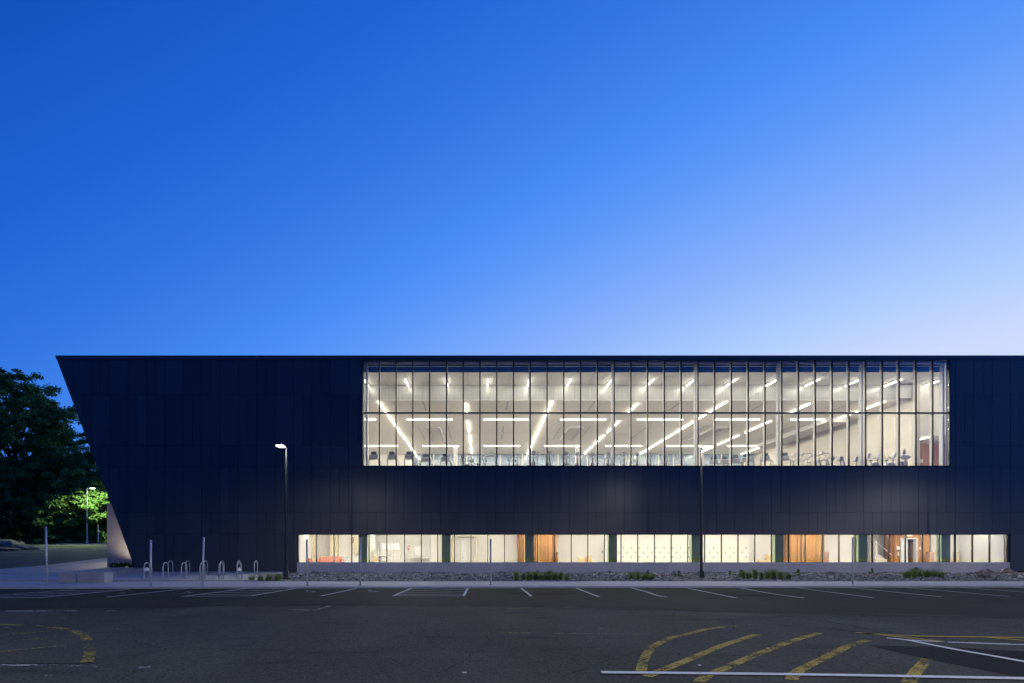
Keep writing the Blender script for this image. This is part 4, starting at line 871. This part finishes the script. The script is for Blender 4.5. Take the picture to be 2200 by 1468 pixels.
lamp_post(0, 0, 0, 'tall grey lamp post lighting the trees beyond the back lot', X=fx(187, 84.9), Y=84.9, H=7.6, power=4200, dirv=(1, -.1), zbase=gz(84.9), lens='lens_green', col=(.88, 1, .58), paint_='steel', group='lamp posts of the back lot', rad=.15)
e = empty('globe_lamp', 'small white globe lamp glowing at the foot of the dark trees', 'lamp', (fx(117, 92), 92, 2.7))
obj('globe', MB().ico((0, 0, 1.9), (.28, .28, .26), rough=0), M['globe'], e, smooth=True); obj('post', MB().tube([(0, 0, 0), (0, 0, 1.66)], .05, 8), M['dgrey'], e); obj('collar', MB().tube([(0, 0, 1.6), (0, 0, 1.68)], .1, 10), M['dgrey'], e)
c = (fx(211, 85.6), 85.6); tag(obj('marker_post', MB().tube([(c[0], c[1], 2.3), (c[0], c[1], fz(1127, 85.6))], .07, 8), M['steel']), 'slim grey post in front of the shrubs left of the concrete pier', 'post')
# uplight and downlight added to warm the pier and the paving behind
def small_fitting(name, label, loc, power, up, size):
    e = empty(name, label, 'light', loc); s = 1 if up else -1
    obj('ring', MB().tube([(0, 0, 0), (0, 0, .03 * s)], .12, 14), M['lgrey'], e); obj('lens', MB().tube([(0, 0, .031 * s), (0, 0, .04 * s)], .09, 14), M['fitting'], e)
    l = bpy.data.lights.new('fitting_light', 'SPOT'); l.energy = power; l.color = (1, .80, .60); l.spot_size = math.radians(150); l.spot_blend = .8; l.shadow_soft_size = size
    lo = bpy.data.objects.new('fitting_light', l); COL.objects.link(lo); lo.parent = e; lo.location = (0, 0, .08 * s); lo.rotation_euler = (math.pi if up else 0, 0, 0)
small_fitting('added_uplight', 'small added uplight casting warm light up the foot of the concrete pier', (-27.1, 47.75, .36), 420, True, .08)
small_fitting('added_plaza_light', 'added unseen light warming the paving behind the concrete pier', (-28.0, 57.0, 5.3), 2500, False, .1)

# ------------------------------------------------------------ steel posts and bike racks
sp_l = ['tallest bare steel post, left of the concrete bench block', 'bare steel post in front of the first bike rack', 'bare steel post standing among the bike racks', 'bare steel post in front of the leftmost lobby pane',
        'bare steel post in front of the first dark lobby column', 'bare steel post in front of the third ribbon window bay', 'rightmost bare steel post on the pavement']
for (px_, t_, b_), lb in zip([(101, 1133, 1259.5), (324, 1161, 1260.5), (435, 1155, 1259.5), (660.5, 1160, 1258.5), (774, 1155, 1257.7), (1054, 1158, 1256.6), (1832, 1155, 1254.6)], sp_l):
    c = at(px_, b_, 0.0); H = (b_ - t_) * c.y / FPX; e = empty('steel_post', lb, 'post', tuple(c), group='bare steel posts along the pavement')
    ln = {101: -.05, 435: .06, 660.5: -.03}.get(px_, 0)
    obj('post', MB().tube([(0, 0, 0), (ln, 0, H - .01)], .045, 12), M['steel'], e, smooth=True); obj('cap', MB().tube([(ln, 0, H - .01), (ln, 0, H + .01)], .05, 12), M['alu'], e); obj('base_collar', MB().tube([(0, 0, .0), (0, 0, .03)], .085, 12), M['dgrey'], e)
def rack():
    e = empty('bike_rack', '-', 'bike rack', (0, 0, 0), group='steel hoop bike racks on the plaza')
    pts = [(0, 0, 0), (0, 0, .66)] + [(0, .3 - .3 * math.cos(t), .66 + .28 * math.sin(t)) for t in [math.pi * i / 12 for i in range(1, 12)]] + [(0, .6, .66), (0, .6, 0)]
    obj('hoop', MB().tube(pts, .030, 12), M['steel'], e, smooth=True)
    for y in (0, .6): obj('foot_flange', MB().tube([(0, y, 0), (0, y, .015)], .075, 12), M['dgrey'], e)
    return e
R0 = rack(); register(R0)
rk = [(x, 35.2, 'front', i) for i, x in enumerate((-19.0, -17.94, -16.9, -15.86, -14.8, -13.77))] + [(x, 41.1, 'back', i) for i, x in enumerate((-20.6, -19.47, -18.3, -17.2, -16.1, -14.97))]
for n_, (x, y, r_, i) in enumerate(rk):
    o = R0 if n_ == 0 else copy_tree(R0)
    o.location = (x, y, .05); o['label'] = f'steel hoop bike rack, {ordn[i]} from the left in the {r_} row'
for n_ in (0, 5):
    x, y = rk[n_][0], rk[n_][1]
    o = tag(obj('bike_sign_plate', MB().prism([(-.26, 0), (.26, 0), (.26, .1), (.06, .2), (-.06, .2), (-.26, .1)], -.008, .008).xform(Matrix.Translation((x + .0, y + .3, .52)) @ Matrix.Rotation(math.radians(90), 4, 'Z')), M['alu']), f'small metal plate fixed inside the {"first" if n_ == 0 else "last"} front bike hoop', 'plate', 'plates in the bike hoops')

# concrete bench and ledge
tag(obj('concrete_bench', MB().box(at(127, 1253).x, fx(224, 32.4), 32.4, 33.15, 0.0, .535), M['conc'], bevel=.012), 'low rectangular concrete bench block on the pavement corner', 'bench')
tag(obj('concrete_ledge', MB().slab([(-23.3, 39.4), (-24.7, 45.4), (-24.7, 48.99), (-29.4, 48.99), (-27.6, 45.0), (-25.6, 38.4)], .04, .34), M['conc'], bevel=.012), 'low angled concrete ledge running back to the concrete pier', 'ledge')

# ------------------------------------------------------------ plants
def leafset(name, P, Nn, size, m, parent, kind=None, tone=None, asp=1.6):
    n = len(P); g = RNG
    a = np.cross(Nn, g.normal(size=(n, 3))); a /= np.linalg.norm(a, axis=1)[:, None] + 1e-9; b = np.cross(Nn, a)
    s = size * g.uniform(.6, 1.3, n)[:, None]
    q = np.stack([P - a * s * asp / 2, P - b * s / 2 + a * s * .1, P + a * s * asp / 2, P + b * s / 2 + a * s * .1], 1)
    me = bpy.data.meshes.new(name); me.vertices.add(4 * n); me.vertices.foreach_set('co', q.reshape(-1)); me.loops.add(4 * n); me.loops.foreach_set('vertex_index', np.arange(4 * n, dtype=np.int32))
    me.polygons.add(n); me.polygons.foreach_set('loop_start', np.arange(0, 4 * n, 4)); me.polygons.foreach_set('loop_total', np.full(n, 4)); me.update()
    t = g.uniform(0, 1, n) if tone is None else tone
    at_ = me.attributes.new('tone', 'FLOAT', 'FACE'); at_.data.foreach_set('value', t.astype(np.float32)); me.materials.append(m)
    o = link(name, me, parent); 
    if kind: o['kind'] = kind
    return o
M['leaf'] = tone_mat('broad_leaves', (.09, .17, .05), (.14, .26, .075), (.20, .34, .095), .55, .35)
M['leaf_dark'] = tone_mat('dark_leaves', (.07, .13, .05), (.11, .20, .07), (.16, .26, .085), .6, .25)
M['leaf_shrub'] = tone_mat('shrub_leaves', (.03, .07, .012), (.05, .11, .02), (.09, .16, .03), .55, .3)
M['grass'] = tone_mat('ornamental_grass', (.09, .14, .035), (.16, .23, .055), (.27, .34, .10), .6, .3)
def crown_points(clusters, per, up=.5):
    Ps, Ns, Ts = [], [], []
    for (c, r) in clusters:
        n = int(per * (r[0] / 1.4) ** 1.3); u = RNG.normal(size=(n, 3)); u /= np.linalg.norm(u, axis=1)[:, None]
        rad = RNG.uniform(.1, 1.25, n) ** .8; k = u[:, 2] < -.3; u[k, 2] *= -.6
        Ps.append(np.array(c) + u * rad[:, None] * np.array(r)); nn = u + RNG.normal(size=(n, 3)) * .7 + np.array([0, 0, up]); nn /= np.linalg.norm(nn, axis=1)[:, None]; Ns.append(nn)
        Ts.append(np.clip(RNG.normal(.45, .2) + RNG.uniform(-.25, .25, n), 0, 1))
    return np.concatenate(Ps), np.concatenate(Ns), np.concatenate(Ts)
def tree(label, X, Y, H, W, crown0, nc, per, seed, leaf='leaf', cat='tree', name='broadleaf_tree', cr_=(.9, 1.6), leafsz=.24, shape=lambda t: math.sin(math.pi * (.13 + .77 * t)) ** .8, zb=None):
    r = random.Random(seed); z0 = (2.3 if Y < 88 else 2.3 + (Y - 84.5) * .06) - .2 if zb is None else zb
    e = empty(name, label, cat, (X, Y, z0), group='trees beyond the back lot')
    th = MB(); k = W / 10; hgt = H * .82
    tp = [(0, 0, 0), (r.uniform(-.2, .2), 0, hgt * .3), (r.uniform(-.5, .5), 0, hgt * .6), (r.uniform(-.6, .6), 0, hgt)]
    th.tube(tp, [.035 * H * .5, .028 * H * .5, .018 * H * .5, .03], 10)
    obj('trunk', th, M['bark'], e, smooth=True)
    cl = []; lim = MB()
    for i in range(nc):
        t = (i + .5) / nc; t = crown0 + (1 - crown0) * t; z = t * H
        rr = W / 2 * shape((t - crown0) / (1 - crown0)); an = r.uniform(0, 2 * math.pi); q = r.uniform(.25, 1) ** .5
        c = (rr * q * math.cos(an), rr * q * math.sin(an), z + r.uniform(-1.6, 1.0)); s = r.uniform(*cr_)
        for _ in range(3): cl.append(((c[0] + r.gauss(0, s * .9), c[1] + r.gauss(0, s * .9), c[2] + r.gauss(0, s * .55)), (s * r.uniform(.5, .85), s * r.uniform(.5, .85), s * r.uniform(.45, .75))))
        if i % 2 == 0 or q > .8:
            zs_ = max(z * .62, z - rr * .9); lim.tube([(0, 0, min(zs_, hgt * .95)), (c[0] * .5, c[1] * .5, (zs_ + z) / 2 - .2), (c[0] * .92, c[1] * .92, z)], [.14, .08, .02], 6)
    obj('limbs', lim, M['bark'], e)
    P, N_, T = crown_points(cl, per); leafset('crown', P, N_, leafsz, M[leaf], e, tone=T)
    return e
def pos(px, Y): return fx(px, Y)
tree('tall dark broadleaf tree whose crown rises highest at the left edge', pos(28, 96), 96, 24.8, 15.0, .18, 200, 320, 1)
tree('broad tree left of the tallest one, cut by the frame edge', pos(-75, 94), 94, 23, 15, .12, 90, 240, 2)
tree('second tall tree with airy branches between the big crown and the building', pos(118, 99), 99, 18.6, 11.5, .15, 80, 260, 3)
tree('thin branching tree rising just left of the slanting facade edge', pos(206, 93), 93, 17.0, 8.0, .2, 46, 230, 4, cr_=(.7, 1.3))
tree('low tree with bright green leaves under the far lamp, left side', pos(158, 88.5), 88.5, 8.6, 6.4, .22, 44, 300, 5, cr_=(.7, 1.3), leafsz=.26)
tree('low tree with bright green leaves behind the far lamp, next to the pier', pos(222, 89), 89, 8.4, 6.2, .22, 42, 300, 6, cr_=(.7, 1.3), leafsz=.26)
tree('mid height dark tree filling the gap behind the lit leaves', pos(185, 103), 103, 14.5, 14, .05, 90, 260, 7, 'leaf_dark')
tree('dark tree behind the globe lamp', pos(95, 97), 97, 13.5, 12, .03, 90, 260, 8, 'leaf_dark')
tree('dark tree behind the rubble pile', pos(12, 93.5), 93.5, 12, 11, .02, 90, 260, 9, 'leaf_dark')
tree('tree beyond the pier, mostly hidden by the building', pos(262, 98), 98, 15.5, 11, .1, 60, 240, 10)
# undergrowth
def shrub(name, label, X, Y, H, W, per, m, cat='shrub', z=None, cone=False, sz=.16):
    zb = (2.3 + (Y - 84.5) * .06 - .15) if z is None else z
    e = empty(name, label, cat, (X, Y, zb)); cl = []
    for i in range(14 if H > 1 else 6):
        t = random.uniform(.1, .95); w_ = (W / 2) * ((1 - t) if cone else math.sqrt(max(0, 1 - (t * 1.0) ** 2)) * .8); a_ = random.uniform(0, 6.28)
        q = random.random() ** .5; s = H * (.20 if not cone else .16); cl.append(((w_ * q * math.cos(a_), w_ * q * math.sin(a_), t * H * .9), (s, s, s * .8)))
    P = []; N_ = []; T = []
    for c_, r_ in cl:
        u = RNG.normal(size=(per, 3)); u /= np.linalg.norm(u, axis=1)[:, None]; P.append(np.array(c_) + u * RNG.uniform(.3, 1, per)[:, None] * np.array(r_)); nn = u + RNG.normal(size=(per, 3)) * .8 + [0, 0, .6]; N_.append(nn / np.linalg.norm(nn, axis=1)[:, None]); T.append(np.clip(random.gauss(.5, .2) + RNG.uniform(-.2, .2, per), 0, 1))
    P = np.concatenate(P); P[:, 2] = np.maximum(P[:, 2], .02)
    st2 = MB()
    for i in range(5): st2.tube([(random.uniform(-.05, .05), random.uniform(-.05, .05), 0), (cl[i][0][0] * .6, cl[i][0][1] * .6, cl[i][0][2])], .012 * max(1, H), 5)
    obj('stem', st2, M['bark'], e); leafset('foliage', P, np.concatenate(N_), sz, m, e, tone=np.concatenate(T)); return e
for px_, Y, H, W, lb, cone, mk in [(28, 87, 2.8, 3.6, 'leafy green shrub left of the tall steel post, above the rubble', False, 'leaf_shrub'), (62, 88, 1.7, 3.4, 'low green shrub right of the leafy one by the rubble', False, 'leaf_shrub'), (-6, 87.5, 2.2, 3, 'green shrub cut by the left frame edge', False, 'leaf_shrub'),
                              (150, 88, 3.3, 2.5, 'dark conical shrub behind the back kerb', True, 'leaf_dark'), (192, 87.5, 3.6, 2.3, 'dark conical shrub left of the slim grey post', True, 'leaf_dark'), (222, 87.2, 2.0, 2.2, 'rounded shrub at the right end of the back kerb', False, 'leaf_dark'), (120, 90, 2.6, 3, 'dark shrub around the globe lamp foot', False, 'leaf_dark'), (85, 90, 2.4, 3, 'dark shrub between the rubble and the globe lamp', False, 'leaf_dark')]:
    shrub('shrub', lb, pos(px_, Y), Y, H, W, 420, M[mk], cone=cone)
# wood behind
cl = [((random.uniform(-120, 5), random.uniform(104, 125), random.uniform(1, 9)), (2.4, 2.4, 1.6)) for _ in range(330)]
P, N_, T = crown_points(cl, 110); o = leafset('woodland', P, N_, .5, M['leaf_dark'], None, 'stuff', T)
cl = [((random.uniform(-75, -48), random.uniform(86.0, 90), random.uniform(2.3, 2.8)), (1.0, 1.0, .5)) for _ in range(140)]
P, N_, T = crown_points(cl, 120); leafset('undergrowth', P, N_, .2, M['leaf_dark'], None, 'stuff', T)
# rubble heap
for i, (px_, py_, w, h) in enumerate([(5, 1172, 2.2, .75), (30, 1171, 1.6, .6), (48, 1173, .9, .35), (-25, 1172, 2.4, .9), (15, 1178, 1.6, .3), (62, 1176, 1.1, .28)]):
    c = atg(px_, py_ + 5); tag(obj('boulder', MB().ico((c.x, c.y, c.z + h * .3), (w, w * .6, h), seed=i, rough=.22), M['boulder']), ['wide brown boulder in the rubble at the left edge', 'brown boulder under the leafy green shrub', 'small grey boulder right of the brown ones', 'large boulder cut by the left frame edge', 'flat slab of rock in front of the rubble', 'flat low rock at the right end of the rubble'][i], 'rock', 'rubble rocks by the back lot')
# planting by the pier
for i in range(6):
    shrub('pier_plant', f'small leafy plant at the foot of the concrete pier, {ordn[i]} from the left', fx(240 + i * 9, 48.4), 48.5, .38, .42, 90, M['leaf_shrub'], 'plant', z=.34, sz=.07)['group'] = 'plants at the pier'
# ornamental grasses and herbs in the gravel
def grass(px, py, H, W, n, label, seed, m='grass'):
    c = at(px, py, 0.0); g = np.random.default_rng(seed); e = empty('grass_clump', label, 'grass', (c.x, c.y, -.03), group='grass clumps in the gravel bed')
    n = int(n); th = g.uniform(0, 6.28, n); r0 = g.uniform(0, W * .22, n); lean = g.uniform(.1, 1, n) * W * .55; h = H * g.uniform(.55, 1.1, n); wd = .009
    segs = 4; V = []; 
    for k in range(segs + 1):
        t = k / segs; x = (r0 + lean * t ** 1.8) * np.cos(th); y = (r0 + lean * t ** 1.8) * np.sin(th); z = h * (t - .22 * (lean / (W * .55)) * t ** 3)
        w_ = wd * (1 - t * .9); V += [np.stack([x - w_ * np.sin(th), y + w_ * np.cos(th), z], 1), np.stack([x + w_ * np.sin(th), y - w_ * np.cos(th), z], 1)]
    V = np.stack(V, 1).reshape(-1, 3); F = []
    for i in range(n):
        b = i * 2 * (segs + 1)
        for k in range(segs): F.append((b + 2 * k, b + 2 * k + 1, b + 2 * k + 3, b + 2 * k + 2))
    me = bpy.data.meshes.new('blades'); me.from_pydata(V.tolist(), [], F); at_ = me.attributes.new('tone', 'FLOAT', 'FACE'); at_.data.foreach_set('value', np.repeat(g.uniform(0, 1, n), segs).astype(np.float32)); me.materials.append(M[m]); b_ = link('blades', me, e); b_['kind'] = 'stuff'
    obj('root_crown', MB().ico((0, 0, .03), (W * .2, W * .2, .06), seed=seed), M['soil'], e)
G = [(541, 1248, .36, .5), (560, 1249, .42, .55), (578, 1249, .5, .55), (597, 1249, .45, .5),
     (1110, 1247, .55, .45), (1124, 1246, .42, .4), (1137, 1247, .55, .45), (1150, 1246, .5, .45), (1163, 1247, .42, .4), (1176, 1245, .5, .5), (1192, 1247, .5, .45), (1205, 1246, .5, .4), (1217, 1248, .45, .4),
     (1356, 1246, .5, .5), (1370, 1245, .6, .45), (1386, 1247, .45, .6), (1400, 1246, .4, .5),
     (1597, 1244, .5, .45), (1609, 1245, .5, .45), (1622, 1244, .6, .5), (1637, 1245, .5, .45), (1650, 1243, .65, .5), (1662, 1244, .6, .45), (1677, 1245, .62, .5), (1694, 1245, .4, .4),
     (1948, 1242, .5, .6), (1962, 1241, .6, .6), (1977, 1240, .6, .6), (1992, 1241, .55, .6), (2006, 1241, .5, .6), (2022, 1240, .45, .55)]
zone = lambda x: 'by the bike racks' if x < 700 else 'of the clump below the fourth lobby bay' if x < 1300 else 'left of the second lamp post' if x < 1500 else 'right of the second lamp post' if x < 1800 else 'below the lift'
zc = {}
for i, (x, y, h, w) in enumerate(G):
    z_ = zone(x); zc[z_] = zc.get(z_, 0) + 1
    grass(x, y, h * 1.15, w * random.uniform(1.0, 1.7), random.choice([180, 260, 340]), f'green grass tuft {z_}, {ordn[zc[z_]-1]} from the left', 100 + i)
for i, (x, y, h, w, lb) in enumerate([(1181, 1247, .75, .4, 'dark twiggy shrub in the middle of the fourth bay clump'), (1155, 1245, .6, .25, 'thin leafy herb left of the twiggy shrub'), (1392, 1243, .55, .22, 'dark upright herb rising from the grass left of the second lamp post'), (1449, 1238, .42, .35, 'small dark plant against the plinth left of the second lamp post'), (1459, 1238, .4, .2, 'tiny upright plant beside the small dark one'),
                              (1566, 1236, .35, .45, 'low dark plant against the plinth just right of the second lamp post'), (1592, 1240, .5, .2, 'thin dark herb at the left of the large grass group'), (1623, 1240, .75, .25, 'tall thin herb standing out of the large grass group'), (1716, 1238, .5, .3, 'upright dark plant right of the large grass group'), (1873, 1232, .42, .5, 'round dark shrub against the plinth below the stairs'), (2020, 1242, .3, .5, 'low creeping plant right of the lift grasses'), (1965, 1234, .6, .5, 'seed stalks rising above the lift grasses')]):
    c = at(x, y, 0.0); shrub('herb_plant', lb, c.x, c.y, h, w, 40, M['leaf_dark'], 'plant', z=-.02, sz=.06)
for i, (x, y, w, h, lb) in enumerate([(2122, 1241, .62, .42, 'grey pointed boulder in the gravel near the right end of the plinth'), (2163, 1233, .45, .35, 'brown boulder at the corner of the plinth'), (1785, 1236, .35, .2, 'low boulder in the gravel under the ninth lobby panes')]):
    c = at(x, y, 0); tag(obj('boulder', MB().ico((c.x, c.y, .05), (w, w * .7, h), seed=40 + i, rough=.2), M['boulder'], smooth=False), lb, 'rock', 'boulders in the gravel bed')
